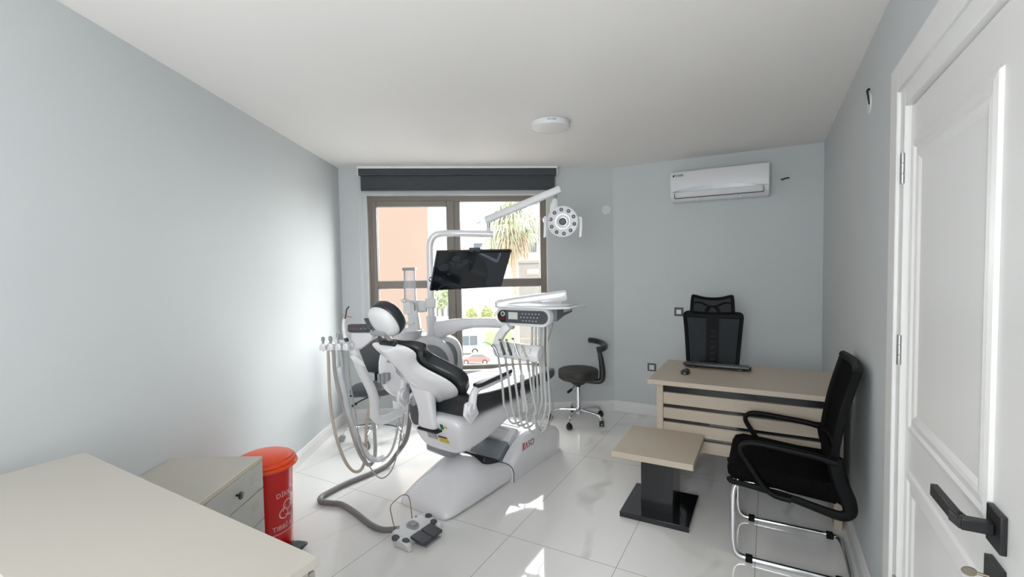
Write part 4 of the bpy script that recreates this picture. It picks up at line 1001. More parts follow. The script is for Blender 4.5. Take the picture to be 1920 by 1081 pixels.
# ================= SPITTOON UNIT with pole =================
def WO(mb, name, m_, parent, **k):
    o = mb.out(name, m_, parent, **k); o.matrix_parent_inverse = parent.matrix_basis.inverted(); return o
SP = empty('spittoon_unit', (-0.72, 3.60, 0), 0, 'white rounded water unit with grey insets and tall pole beyond the dental chair', 'dental unit')
def spittoon():
    # body: rounded tank, axis roughly along the chair
    def body(name, cx, cy, cz, rx, rz, depth, ang, m_, prof=None, e=2.5):
        m = MB(); rings = []; O = superell(rx, rz, e, 40)
        ca, sa = math.cos(ang), math.sin(ang)
        for d, f in prof or ((0, 0.80), (0.012, 0.90), (0.035, 0.97), (0.07, 1.0), (depth-0.07, 1.0), (depth-0.03, 0.96), (depth, 0.82)):
            r = []
            for x, z in O:
                lx = x*f; ly = d-depth/2
                r.append(Vector((cx+lx*ca-ly*sa, cy+lx*sa+ly*ca, cz+z*f)))
            rings.append(r)
        m.loft(rings); return WO(m, name, m_, SP, smooth=180)
    body('tank_body', -0.745, 3.58, 0.745, 0.285, 0.245, 0.27, 0.22, M_WHITE)
    body('tank_wing', -0.570, 3.66, 0.770, 0.165, 0.200, 0.22, 0.25, M_WHITE, e=2.8)
    part_label(body('side_window', -0.650, 3.458, 0.735, 0.185, 0.200, 0.03, 0.30, M_GREY, ((0, 0.86), (0.006, 0.93), (0.03, 0.95)), 2.3), 'smooth grey inset panel')
    part_label(body('wing_window', -0.535, 3.563, 0.790, 0.115, 0.150, 0.03, 0.25, M_GREY, ((0, 0.86), (0.006, 0.93), (0.03, 0.95)), 2.3), 'grey inset panel on the wing')
    # mounting strut to chair base
    WO(MB().add(*bar((-0.62, 3.64, 0.60), (-0.38, 3.48, 0.42), 0.13, 0.12)), 'mounting_strut', M_WHITE_MATTE, SP, bevel=0.02)
    # tap, nozzle holder
    m = MB().cyl((-0.920, 3.41, 0.815), (-0.920, 3.385, 0.815), 0.006).cyl((-0.920, 3.388, 0.815), (-0.900, 3.385, 0.808), 0.004); part_label(WO(m, 'brass_nipple', M_BRASS, SP), 'small brass nipple')
    m = MB().cbox((-0.935, 3.39, 0.705), (0.055, 0.06, 0.055)).cyl((-0.950, 3.36, 0.735), (-0.950, 3.36, 0.655), 0.015).cyl((-0.980, 3.37, 0.730), (-0.980, 3.37, 0.665), 0.013)
    part_label(WO(m, 'hose_socket', M_MIDGREY, SP, bevel=0.006), 'grey double hose socket')
    # pole: wide sleeve, upper tube bending over to the right
    px, py = -0.628, 3.60
    WO(MB().cyl((px, py, 0.90), (px, py, 1.125), 0.040).cyl((px, py, 0.90), (px, py, 0.945), 0.052, 0.042), 'pole_sleeve', M_WHITE, SP, bevel=0.004)
    pts = [(px, py, 1.11), (px, py, 1.40), (px, py, 1.62), (px+0.006, py, 1.69), (px+0.035, py, 1.738), (px+0.085, py, 1.757), (px+0.2, py-0.005, 1.758), (px+0.36, py-0.01, 1.752), (px+0.495, py-0.015, 1.745)]
    WO(MB().tube(pts, 0.0265, 16, 6), 'pole', M_WHITE, SP)
    WO(MB().cyl((px+0.455, py-0.013, 1.765), (px+0.455, py-0.013, 1.795), 0.022, 0.014), 'pole_collar', M_WHITE, SP)
    # clamp and side shelf, water tower with tap, cup filler, bowl
    WO(MB().cbox((px, py-0.002, 1.225), (0.080, 0.080, 0.075)), 'pole_clamp', M_WHITE_MATTE, SP, bevel=0.008)
    WO(MB().cbox((px-0.105, py-0.0, 1.20), (0.15, 0.05, 0.095)), 'side_bracket', M_WHITE_MATTE, SP, bevel=0.02, seg=3)
    m = MB().loft([[(x, y, z) for x, y in rrect(w_, 0.075, 0.012, 3, cx, 3.575)] for z, w_, cx in ((0.93, 0.105, -0.752), (1.10, 0.088, -0.757), (1.20, 0.080, -0.768), (1.255, 0.090, -0.775))])
    WO(m, 'water_tower', M_WHITE_MATTE, SP, bevel=0.004)
    WO(MB().cbox((-0.800, 3.56, 1.195), (0.065, 0.05, 0.10)), 'tower_wing', M_WHITE_MATTE, SP, bevel=0.006)
    m = MB().tube([(-0.745, 3.54, 1.17), (-0.745, 3.53, 1.225), (-0.765, 3.525, 1.242), (-0.815, 3.52, 1.262), (-0.826, 3.52, 1.250), (-0.826, 3.52, 1.238)], 0.0055, 8, 4)
    part_label(WO(m, 'spout', M_STEEL, SP), 'thin bent metal spout')
    WO(MB().cyl((-0.842, 3.52, 1.250), (-0.80, 3.52, 1.250), 0.012), 'spout_head', M_WHITE_MATTE, SP, bevel=0.003)
    WO(MB().prism([(-0.09, -0.03), (0.02, -0.035), (0.02, 0.035), (-0.09, 0.02)], 1.070, 1.085, Matrix.Translation((-0.77, 3.54, 0))), 'cup_tray', M_WHITE_MATTE, SP, bevel=0.003)
    m = MB().lathe([(0.001, 0.93), (0.055, 0.935), (0.105, 0.975), (0.125, 1.03), (0.119, 1.032), (0.098, 0.98), (0.05, 0.945), (0.001, 0.942)], 36, Matrix.Translation((-0.80, 3.50, 0))); WO(m, 'rinse_bowl', M_WHITE, SP)
    # clear bottle tube in front of the window
    m = MB(); rings = [[(-0.781+r*math.cos(2*PI*i/24), 3.565+r*math.sin(2*PI*i/24), z) for i in range(24)] for z, r in ((1.255, 0.046), (1.35, 0.046), (1.478, 0.044))]
    m.loft(rings, False); part_label(WO(m, 'clear_bottle', M_TUBEGLASS, SP), 'clear plastic cylinder')
    m = MB().prism([(-0.060, -0.012), (0.045, -0.045), (0.045, 0.045), (-0.03, 0.03)], 1.478, 1.500, Matrix.Translation((-0.776, 3.565, 0)))
    part_label(WO(m, 'bottle_cap', M_MIDGREY, SP, bevel=0.004), 'grey cap')
    # curved lower arm carrying the delivery unit
    arm = MB(); rings = []
    P_ = spline([Vector(p) for p in ((-0.600, 3.60, 1.005), (-0.52, 3.575, 1.030), (-0.40, 3.53, 1.062), (-0.25, 3.46, 1.082), (-0.10, 3.38, 1.086), (0.0, 3.32, 1.082))], 5)
    for i, p in enumerate(P_):
        t = i/(len(P_)-1); d = (P_[min(i+1, len(P_)-1)]-P_[max(i-1, 0)]).normalized(); sd = Vector((0, 0, 1)).cross(d).normalized(); hgt = 0.076-0.040*min(1, t*1.8)
        up = d.cross(sd)
        rings.append([p+sd*(x*0.07)+up*(-y*hgt*2) for x, y in rrect(1, 1, 0.35, 4)])
    arm.loft(rings); WO(arm, 'lower_arm', M_WHITE, SP, smooth=180)
spittoon()

# ================= OPERATING LIGHT =================
OL = empty('operating_light', (-0.170, 3.587, 1.79), 0, 'round white operating light with ten small lenses on a slanted arm', 'operating light')
def oplight():
    WO(MB().cyl((-0.172, 3.587, 1.7955), (-0.172, 3.587, 1.858), 0.012), 'pivot_pin', M_STEEL, OL)
    a = MB(); A0, A1 = Vector((-0.195, 3.587, 1.852)), Vector((0.372, 3.50, 2.066)); d = (A1-A0).normalized(); sd = Vector((0, 0, 1)).cross(d).normalized(); up = d.cross(sd)
    a.loft([[A0+d*(A1-A0).length*t+sd*x*0.042+up*y*0.056 for x, y in rrect(1, 1, 0.35, 4)] for t in (0, 0.02, 0.5, 0.98, 1)])
    WO(a, 'spring_arm', M_WHITE_MATTE, OL, smooth=60, bevel=0.003)
    WO(MB().cyl((0.335, 3.506, 2.03), (0.335, 3.500, 1.985), 0.011), 'drop_pin', M_STEEL, OL)
    WO(MB().tube([(0.335, 3.500, 1.99), (0.330, 3.495, 1.965), (0.325, 3.49, 1.93), (0.322, 3.49, 1.86)], lambda t: 0.018+0.012*min(1, t*2), 12, 4), 'neck', M_WHITE_MATTE, OL)
    ctr = Vector((0.382, 3.46, 1.820)); nrm_ = Vector((-0.16, -1, -0.07)).normalized()
    mx = Matrix.Translation(ctr) @ nrm_.to_track_quat('Z', 'Y').to_matrix().to_4x4()
    head = MB().lathe([(0.001, -0.05), (0.05, -0.048), (0.095, -0.03), (0.114, -0.008), (0.116, 0.004), (0.112, 0.010), (0.108, 0.008), (0.001, 0.004)], 56, mx)
    WO(head, 'lamp_head', M_WHITE, OL)
    WO(MB().lathe([(0.045, 0.004), (0.060, 0.012), (0.060, 0.016), (0.050, 0.014), (0.036, 0.020), (0.034, 0.004)], 40, mx), 'center_ring', M_WHITE, OL)
    WO(MB().lathe([(0.001, 0.020), (0.022, 0.021), (0.026, 0.018), (0.027, 0.004), (0.001, 0.004)], 32, mx), 'center_lens', M_BLACK, OL)
    up = Vector((0, 0, 1)); ex = nrm_.cross(up).normalized(); ey = ex.cross(nrm_)
    for k in range(10):
        a_ = 2*PI*k/10+0.22; p = ctr+ex*0.088*math.cos(a_)+ey*0.088*math.sin(a_)
        m2 = Matrix.Translation(p) @ nrm_.to_track_quat('Z', 'Y').to_matrix().to_4x4()
        WO(MB().lathe([(0.001, 0.012), (0.010, 0.0115), (0.0135, 0.010), (0.0145, 0.004), (0.001, 0.004)], 18, m2), 'small_lens', M_DKGREY, OL)
        WO(MB().lathe([(0.001, 0.0135), (0.006, 0.0135), (0.0065, 0.011), (0.001, 0.011)], 12, m2), 'small_lens_center', M_MIDGREY, OL)
    for sg, dx in ((-1, -0.128), (1, 0.135)):
        p0 = ctr+Vector((dx, 0, 0))
        WO(MB().tube([ctr+Vector((sg*0.10, 0.012, 0.02)), p0+Vector((0, -0.0, 0.028)), p0+Vector((0.002, -0.01, 0.0))], 0.016 if sg < 0 else 0.009, 10, 5), 'handle_joint', M_WHITE, OL)
        WO(MB().tube([p0+Vector((0, -0.012, 0.022)), p0+Vector((0, -0.014, -0.04)), p0+Vector((-0.004, -0.014, -0.105)), p0+Vector((-0.004, -0.014, -0.112))], lambda t: 0.0115 if t < 0.9 else 0.008, 12, 3), 'handle', M_WHITE, OL)
oplight()

# ================= MONITOR =================
MN = empty('monitor', (-0.28, 3.1, 1.33), 0, 'black flat monitor showing a dark bubble pattern mounted on the pole', 'monitor')
def monitor():
    a_, b_, c_ = 0.504, 0.614, -0.026
    R3 = Matrix.Rotation(a_, 3, 'Z') @ Matrix.Rotation(b_, 3, 'X') @ Matrix.Rotation(c_, 3, 'Y')
    ux, uy, n_ = R3 @ Vector((1, 0, 0)), R3 @ Vector((0, 0, 1)), R3 @ Vector((0, -1, 0))
    c = Vector((-0.265, 3.076, 1.471)); W_, H_ = 0.52, 0.3016
    mx = Matrix(((ux.x, uy.x, n_.x, c.x), (ux.y, uy.y, n_.y, c.y), (ux.z, uy.z, n_.z, c.z), (0, 0, 0, 1)))
    WO(MB().cbox((0, 0, -0.012), (W_, H_, 0.022), mx), 'housing', M_BLACK, MN, bevel=0.003)
    WO(MB().cbox((0, 0.004, 0.0005), (W_-0.012, H_-0.020, 0.003), mx), 'screen', M_SCREEN, MN, smooth=0)
    pt = MB(); z = 0.0026
    def arcband(cx, cy, r0, r1, a0, a1, n=24, zz=z):
        v = []; 
        for i in range(n+1):
            a = math.radians(a0+(a1-a0)*i/n); v += [(cx+r0*math.cos(a), cy+r0*math.sin(a), zz), (cx+r1*math.cos(a), cy+r1*math.sin(a), zz)]
        pt.add(v, [(2*i, 2*i+1, 2*i+3, 2*i+2) for i in range(n)], mx)
    hw_, hh = W_/2-0.008, H_/2-0.012
    # right-hand lighter field bounded by a big curve
    v = []; n = 18
    for i in range(n+1):
        y = -hh+2*hh*i/n; xl = 0.125-0.16*max(0, (i/n-0.35))**1.7*1.6; v += [(min(hw_-0.01, xl), y, z), (hw_, y, z)]
    pt.add(v, [(2*i, 2*i+1, 2*i+3, 2*i+2) for i in range(n)], mx)
    arcband(-0.135, -hh-0.05, 0.085, 0.098, 25, 155)
    rnd = random.Random(3)
    for cx, cy, r in ((-0.13, 0.10, 0.028), (-0.20, 0.035, 0.036), (-0.06, 0.075, 0.024), (-0.145, 0.065, 0.012), (-0.12, 0.045, 0.009), (-0.165, 0.075, 0.010), (-0.10, 0.085, 0.007), (-0.155, -0.02, 0.013), (-0.215, -0.055, 0.018), (-0.185, -0.04, 0.006), (-0.11, 0.02, 0.006)):
        pt.add([(cx+r*math.cos(2*PI*i/20), cy+r*0.8*math.sin(2*PI*i/20), z+0.0002) for i in range(20)], [tuple(range(20))], mx)
    WO(pt, 'screen_pattern', M_SCREEN2, MN, smooth=0)
    p2 = MB().add([(0.02, hh-0.003, z+.0004), (0.05, hh-0.003, z+.0004), (0.165, 0.082, z+.0004), (0.170, hh-0.003, z+.0004), (0.185, hh-0.003, z+.0004), (0.178, 0.062, z+.0004), (0.160, 0.062, z+.0004)], [(0, 6, 2, 1), (2, 6, 5), (2, 5, 4, 3)], mx)  # V-shaped reflection painted onto the screen as pale polygons
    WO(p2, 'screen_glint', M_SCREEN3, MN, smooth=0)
    part_label(WO(MB().cbox((-0.01, H_/2+0.010, -0.004), (0.075, 0.022, 0.026), mx), 'webcam', M_DKGREY, MN, bevel=0.006), 'small dark webcam on the top edge')
    WO(MB().cyl(mx @ Vector((-0.018, H_/2+0.010, 0.009)), mx @ Vector((-0.018, H_/2+0.010, 0.012)), 0.007), 'webcam_lens', M_BLACK_GLOSS, MN)
    # bracket to the pole
    q = mx @ Vector((-0.10, -0.02, -0.03))
    m = MB().tube([mx @ Vector((0, 0, -0.02)), mx @ Vector((-0.05, 0, -0.07)), (-0.50, 3.44, 1.47), (-0.575, 3.545, 1.47)], 0.014, 10, 5).cbox((-0.582, 3.55, 1.47), (0.03, 0.035, 0.07))
    part_label(WO(m, 'mounting_arm', M_WHITE_MATTE, MN), 'white bracket clamped to the pole')
    m = MB().tube([(-0.53, 3.06, 1.40), (-0.55, 3.10, 1.415), (-0.545, 3.14, 1.43), (-0.52, 3.17, 1.43)], 0.004, 8, 4)
    WO(m, 'cable', M_BLACK, MN)
monitor()

# ================= DELIVERY UNIT (instrument tray and its hoses) =================
DU = empty('delivery_unit', (0.10, 3.0, 1.1), 0, 'white instrument tray with dark control panel and hanging handpiece hoses', 'dental instrument tray')
def delivery():
    org = Vector((0.060, 2.950, 0)); ex = Vector((0.86, -0.51, 0)).normalized(); ey = Vector((0.51, 0.86, 0)).normalized()
    mx = Matrix(((ex.x, ey.x, 0, org.x), (ex.y, ey.y, 0, org.y), (0, 0, 1, 0), (0, 0, 0, 1)))
    # body: pill-shaped front face extruded backwards
    def face(w_, h_, r, y, cx=0, cz=1.172): return [(x, y, z) for x, y0, z in [(p[0], 0, p[1]) for p in rrect(w_, h_, r, 8, cx, cz)]]
    m = MB().loft([face(0.372, 0.100, 0.047, 0.006), face(0.392, 0.118, 0.057, 0.0), face(0.400, 0.124, 0.060, 0.010), face(0.400, 0.124, 0.060, 0.06), face(0.37, 0.075, 0.035, 0.16, 0, 1.19), face(0.30, 0.05, 0.02, 0.27, 0, 1.20)], True, mx)
    WO(m, 'tray_body', M_WHITE, DU, smooth=50)
    # top plate with raised rim, overhanging to the right and back
    ol = [(-0.19, -0.002), (0.21, -0.002), (0.30, 0.07), (0.315, 0.30), (-0.12, 0.30), (-0.19, 0.06)]
    m = MB(); m.prism(ol, 1.224, 1.238, mx); WO(m, 'tray_top', M_WHITE, DU, bevel=0.006, seg=3)
    part_label(WO(MB().prism([(-0.13, 0.045), (0.18, 0.045), (0.26, 0.10), (0.27, 0.27), (-0.09, 0.27)], 1.2385, 1.2405, mx), 'tray_mat', M_LCD, DU, bevel=0.001), 'pale grey tray mat')
    # side grip at the right
    m = MB().loft([[(x, y, z) for y, z in ((0.05, 1.224), (0.29, 1.225), (0.29, 1.185), (0.16, 1.172), (0.05, 1.145))] for x in (0.180, 0.222)], True, mx)
    WO(m, 'side_panel', mat('slate_grey_plastic', (0.15, 0.16, 0.165), 0.45), DU, bevel=0.004)
    m = MB()
    for k in range(5): m.box(0.2222, 0.2242, 0.150+k*0.026, 0.168+k*0.026, 1.196, 1.214, mx)
    part_label(WO(m, 'side_controls', M_LCD, DU, smooth=0), 'row of small pale dials on the side')
    # dark control panel on the front
    m = MB().loft([face(0.364, 0.082, 0.041, 0.003), face(0.364, 0.082, 0.041, -0.0025), ], True, mx); WO(m, 'control_panel', M_DKGREY, DU, smooth=0)
    m = MB(); pp = [p for p in rrect(0.360, 0.079, 0.039, 8, 0, 1.172) if p[0] < -0.118]
    pp = [(-0.118, 1.172+0.0395)]+sorted([p for p in pp if True], key=lambda p: -math.atan2(p[1]-1.172, -(p[0]+0.118)))+[(-0.118, 1.172-0.0395)]
    m.add([(x, -0.0032, z) for x, z in pp], [tuple(range(len(pp)))], mx); WO(m, 'panel_end', M_BLACK, DU, smooth=0)
    dm = mx @ Matrix.Translation((-0.140, -0.0035, 1.188)) @ Matrix.Rotation(PI/2, 4, 'X')
    part_label(WO(MB().lathe([(0.001, 0.003), (0.016, 0.003), (0.017, 0), (0.001, 0)], 24, dm), 'power_dial', M_LCD, DU), 'round white power button')
    WO(MB().lathe([(0.006, 0.0035), (0.010, 0.0035), (0.010, 0.003), (0.006, 0.003)], 20, dm), 'dial_mark', M_DKGREY, DU)
    part_label(WO(MB().box(-0.098, -0.030, -0.0045, -0.003, 1.155, 1.200, mx), 'display', M_LCD, DU, smooth=0), 'pale grey display')
    b = MB()
    for row, (z, n_, x0) in enumerate(((1.192, 6, 0.002), (1.170, 6, -0.010), (1.148, 5, 0.004))):
        for k in range(n_): b.cbox((x0+0.0235*k+0.004, -0.0035, z), (0.009, 0.002, 0.007), mx)
    WO(b, 'key_symbols', M_GREYPRINT, DU, smooth=0)
    v, f = text_mesh('RASO', 0.016); WO(MB().add(v, f, mx @ Matrix.Translation((-0.150, -0.004, 1.156)) @ Matrix.Rotation(PI/2, 4, 'X')), 'logo', M_REDPRINT, DU, smooth=0)
    # spring arm behind and pivots down to the tray
    A0, A1 = Vector((-0.105, 3.345, 1.215)), Vector((0.385, 3.285, 1.285)); d = (A1-A0).normalized(); sd = Vector((0, 0, 1)).cross(d).normalized(); up = d.cross(sd)
    m = MB().loft([[A0+(A1-A0)*t+sd*x*0.075+up*y*hh for x, y in rrect(1, 1, 0.25, 4)] for t, hh in ((0, 0.080), (0.03, 0.088), (0.5, 0.085), (0.97, 0.08), (1, 0.07))])
    WO(m, 'spring_arm', M_WHITE, DU, smooth=50)
    WO(MB().cyl((-0.065, 3.355, 1.126), (-0.065, 3.335, 1.205), 0.036), 'arm_pivot', M_WHITE, DU)
    part_label(WO(MB().cyl((0.345, 3.27, 1.232), (0.345, 3.27, 1.275), 0.010), 'pivot_knob', M_BLACK, DU), 'small black pivot knob')
    WO(MB().add(*bar((0.20, 3.24, 1.236), (0.345, 3.28, 1.238), 0.06, 0.02)), 'tray_link', M_WHITE, DU, bevel=0.004)
    # curved bracket and the holder block for five instruments
    m = MB(); rings = []
    P_ = spline([Vector(p) for p in ((-0.02, 2.99, 1.115), (-0.055, 2.985, 1.085), (-0.085, 2.965, 1.040), (-0.098, 2.945, 1.00))], 5)
    for i, p in enumerate(P_):
        d = (P_[min(i+1, len(P_)-1)]-P_[max(i-1, 0)]).normalized(); sd = ey; up = d.cross(sd).normalized()
        rings.append([p+sd*x*0.05+up*y*0.052 for x, y in rrect(1, 1, 0.2, 3)])
    m.loft(rings); WO(m, 'holder_bracket', M_WHITE_MATTE, DU, bevel=0.003)
    ho = Vector((0.033, 2.880, 0)); hm = Matrix(((ex.x, ey.x, 0, ho.x), (ex.y, ey.y, 0, ho.y), (0, 0, 1, 0), (0, 0, 0, 1)))
    prof = [(-0.035, 0.985), (-0.045, 0.955), (-0.030, 0.915), (0.02, 0.925), (0.045, 0.965), (0.040, 1.010), (0.0, 1.012)]
    m = MB().loft([[(x, y*f, 0.965+(z-0.965)*f+dz) for y, z in prof] for x, f, dz in ((-0.172, 0.70, 0.02), (-0.160, 0.95, 0.01), (-0.13, 1, 0.004), (0.13, 1, -0.004), (0.152, 0.85, -0.002))], True, hm)
    WO(m, 'instrument_holder', M_WHITE_MATTE, DU, bevel=0.006)
    tops = [(-0.130, 0.045, 0.060), (-0.078, 0.022, 0.072), (-0.030, 0.022, 0.074), (0.022, 0.028, 0.085), (0.078, 0.024, 0.050)]
    for k, (x, lean, ht) in enumerate(tops):
        for dx in (0.024,): WO(MB().box(x+dx-0.006, x+dx+0.006, -0.052, -0.028, 0.965, 0.995, hm), 'holder_fork', M_WHITE_MATTE, DU, bevel=0.003)
        base = Vector((x+0.012, -0.050, 0.935)); top = Vector((x-lean, -0.055, 0.965+ht))
        h = MB()
        if k == 0:
            h.tube([hm @ base, hm @ Vector((x-0.01, -0.055, 0.985)), hm @ Vector((x-0.03, -0.055, 1.0))], lambda t: 0.006+0.004*t, 10, 4); WO(h, 'air_water_syringe', M_STEEL, DU)
            WO(MB().tube([hm @ Vector((x-0.028, -0.055, 0.998)), hm @ Vector((x-0.07, -0.055, 1.014)), hm @ Vector((x-0.105, -0.055, 1.012))], 0.0018, 8, 4), 'syringe_tip', M_STEEL, DU)
        else:
            col_ = {1: M_BLACK, 2: M_BLACK, 3: M_STEEL, 4: M_HOSE_B}[k]
            mid = base.lerp(top, 0.35)
            o = WO(h.tube([hm @ base.lerp(top, 0.1), hm @ base.lerp(top, 0.5), hm @ base.lerp(top, 0.88)], lambda t: 0.0085-0.003*t if k < 3 else 0.0065-0.002*t, 10, 4), 'handpiece', col_, DU)
            if k in (1, 2, 3): WO(MB().cyl(hm @ base.lerp(top, 0.85), hm @ top, 0.0035).cyl(hm @ (top+Vector((-0.006, 0, 0.001))), hm @ (top+Vector((0.006, 0, 0.001))), 0.006), 'handpiece_head', M_STEEL, o)
            else: WO(MB().cyl(hm @ base.lerp(top, 0.85), hm @ top, 0.007, 0.002), 'scaler_tip', M_MIDGREY, o)
        WO(MB().cyl(hm @ Vector((x+0.013, -0.050, 0.93)), hm @ Vector((x+0.022, -0.048, 0.86)), 0.007), 'hose_coupling', M_STEEL if k else M_MIDGREY, DU)
        # hose loop: down from the coupling, round the bottom and back up under the tray
        s0 = hm @ Vector((x+0.022, -0.048, 0.865)); zb = (0.490, 0.485, 0.478, 0.462, 0.466)[k]
        e0 = mx @ Vector((0.055+0.027*k, 0.035, 1.14)); bt = (s0+e0)/2; sag = 0.30
        bx_ = s0.lerp(e0, 0.42 if k < 4 else 0.5)
        P = [s0, s0+Vector((0.014, 0.0, -0.12)), s0+Vector((0.022+0.004*k, 0.01, -0.25)), Vector((s0.x*0.86+bx_.x*0.14+0.020, s0.y+0.015, zb+0.115)), Vector((s0.x*0.62+bx_.x*0.38+0.022, s0.y+0.03, zb+0.025)), Vector((bx_.x+0.010, s0.y+0.05, zb)), Vector((bx_.x*0.5+e0.x*0.5+0.012, s0.y+0.07, zb+0.035)), Vector((e0.x*0.95+bx_.x*0.05+0.006, s0.y*0.5+e0.y*0.5, zb+0.15)), Vector((e0.x+0.004, e0.y, 0.72)), Vector((e0.x-0.004, e0.y, 0.93)), e0]
        WO(MB().tube(P, 0.0075 if k < 4 else 0.0065, 10, 6), 'hose', M_HOSE, DU)
    # thin outermost hose
    e0 = mx @ Vector((0.176, 0.09, 1.13))
    P = [e0, Vector((0.213, 3.02, 0.93)), Vector((0.228, 3.0, 0.80)), Vector((0.250, 2.98, 0.60)), Vector((0.240, 2.96, 0.52)), Vector((0.205, 2.95, 0.455)), Vector((0.170, 2.95, 0.44)), Vector((0.142, 2.95, 0.49)), Vector((0.130, 2.95, 0.62)), Vector((0.134, 2.95, 0.90))]
    WO(MB().tube(P, 0.0045, 8, 6), 'thin_hose', M_HOSE_G, DU)
    # protective film sleeves on some hoses
    for x_, z0, z1 in ((0.055, 0.80, 0.56), (0.178, 1.10, 0.62)):
        WO(MB().tube([(x_, 2.955, z0), (x_+0.004, 2.955, (z0+z1)/2), (x_+0.008, 2.955, z1)], lambda t: 0.014+0.003*math.sin(17*t), 10, 8, caps=False), 'film_sleeve', M_FILM, DU)
delivery()

# ================= ASSISTANT ARM =================
AS = empty('assistant_console', (-1.05, 3.2, 0.95), 0, 'white assistant console with dark keypad, four hose holders and a bent arm', 'dental console')
def assistant():
    m = MB().tube([(-1.0990, 3.2000, 0.9380), (-1.0850, 3.2000, 0.8900), (-1.0510, 3.2200, 0.7770), (-1.0080, 3.2500, 0.6560), (-0.9900, 3.2700, 0.5620), (-0.9980, 3.2900, 0.4720), (-0.9870, 3.3000, 0.4260), (-0.9550, 3.3200, 0.4030), (-0.8970, 3.3800, 0.4100), (-0.8390, 3.5000, 0.4200)], lambda t: 0.031+0.003*math.sin(3*t), 16, 6)
    WO(m, 'bent_arm', M_WHITE_MATTE, AS)
    # console head: wedge, keypad on top
    v = [(-1.1530, 3.2200, 1.0590), (-0.9680, 3.2200, 1.0560), (-0.9700, 3.2200, 1.0040), (-1.0610, 3.2200, 0.9340), (-1.1650, 3.2200, 0.9170), (-1.1700, 3.2200, 0.9920)]
    front = [Vector(p) for p in v]; back = [p+Vector((0.0, 0.22, 0.0)) for p in front]; mid = [p+Vector((0, 0.02, 0)) for p in front]
    c = sum(front, Vector())/len(front)
    m = MB().loft([[c+(p-c)*0.93 for p in front], mid, back])
    WO(m, 'console_body', M_WHITE, AS, bevel=0.010, seg=3)
    a, b_, c_, d_ = Vector((-1.1730, 3.3000, 1.1050)), Vector((-1.0020, 3.3000, 1.0990)), Vector((-0.9640, 3.2050, 1.0620)), Vector((-1.1410, 3.2050, 1.0640))
    pv = rrect(1, 1, 0.18, 4); fr = [d_+(c_-d_)*(x+0.5)+(a-d_)*(y+0.5) for x, y in pv]; nn = (c_-d_).cross(a-d_).normalized()
    WO(MB().loft([fr, [p+nn*-0.008 for p in fr]]), 'keypad', M_DKGREY, AS)
    kb = MB()
    for x, y in ((0.62, 0.62), (0.70, 0.35), (0.80, 0.62), (0.86, 0.35), (0.52, 0.35)): 
        p = d_+(c_-d_)*x+(a-d_)*y; q = nn.to_track_quat('Z', 'Y').to_matrix().to_4x4(); kb.lathe([(0.001, 0.001), (0.005, 0.001), (0.005, -0.001), (0.001, -0.001)], 12, Matrix.Translation(p+nn*0.001) @ q)
    WO(kb, 'keypad_buttons', M_MIDGREY, AS)
    p = d_+(c_-d_)*0.24+(a-d_)*0.72; v_, f_ = text_mesh('RASO', 0.022); q = Matrix((((c_-d_).normalized().x, (a-d_).normalized().x, nn.x, 0), ((c_-d_).normalized().y, (a-d_).normalized().y, nn.y, 0), ((c_-d_).normalized().z, (a-d_).normalized().z, nn.z, 0), (0, 0, 0, 1)))
    WO(MB().add(v_, f_, Matrix.Translation(p+nn*0.001) @ q), 'logo', M_REDPRINT, AS, smooth=0)
    WO(MB().loft([[Vector((x0, y, z)) for y, z in ((3.19, 0.955), (3.27, 0.955), (3.27, 1.0), (3.19, 0.985))] for x0 in (-1.29, -1.10)]), 'holder_rail', M_WHITE, AS, bevel=0.008)
    for k, px in enumerate((-1.295, -1.243, -1.190, -1.137)):
        m = MB().loft([[(px+x, y, z) for x, y in rrect(w_, 0.06, 0.012, 3, 0, 3.17)] for z, w_ in ((0.945, 0.045), (0.960, 0.048), (0.980, 0.040), (0.992, 0.024))])
        WO(m, 'hose_holder', M_WHITE, AS, bevel=0.003)
    for k, (px, h_, m_, r_) in enumerate(((-1.290, 1.038, M_MIDGREY, 0.008), (-1.240, 1.042, M_MIDGREY, 0.009), (-1.188, 1.065, M_STEEL, 0.007))):
        WO(MB().cyl((px, 3.15, 0.94), (px, 3.15, h_), r_).cyl((px, 3.15, h_-0.03), (px, 3.15, h_-0.005), r_*1.5), 'suction_valve', m_, AS, bevel=0.002)
    def hose(name, pts, r, m_, y0, y1, y2, lab=None):
        n = len(pts); P = []
        for i, p in enumerate(pts): P.append(Vector(p))
        o = WO(MB().tube(P, r, 10, 6), name, m_, AS)
        if lab: part_label(o, lab)
    hose('suction_hose', [(-1.2590, 3.1500, 0.9430), (-1.2480, 3.1300, 0.6070), (-1.2080, 3.1000, 0.3890), (-1.1580, 3.0800, 0.2460), (-1.1140, 3.0800, 0.1610), (-1.0720, 3.0900, 0.1270), (-1.0380, 3.1200, 0.1430), (-1.0390, 3.2000, 0.2250), (-1.0620, 3.3000, 0.3610), (-1.0680, 3.4200, 0.4810), (-1.0250, 3.4700, 0.5380)], 0.0105, M_HOSE_B, 0, 0, 0, 'beige suction hose')
    hose('suction_hose', [(-1.2230, 3.1500, 0.9420), (-1.2140, 3.1500, 0.7660), (-1.1660, 3.1300, 0.5790), (-1.1090, 3.1100, 0.4240), (-1.0630, 3.1000, 0.2840), (-1.0230, 3.1000, 0.2020), (-0.9900, 3.1300, 0.1560), (-0.9760, 3.2000, 0.1940), (-1.0050, 3.3000, 0.3410), (-1.0430, 3.4000, 0.4460), (-1.0060, 3.4600, 0.5410)], 0.0125, M_HOSE_G, 0, 0, 0, 'grey suction hose')
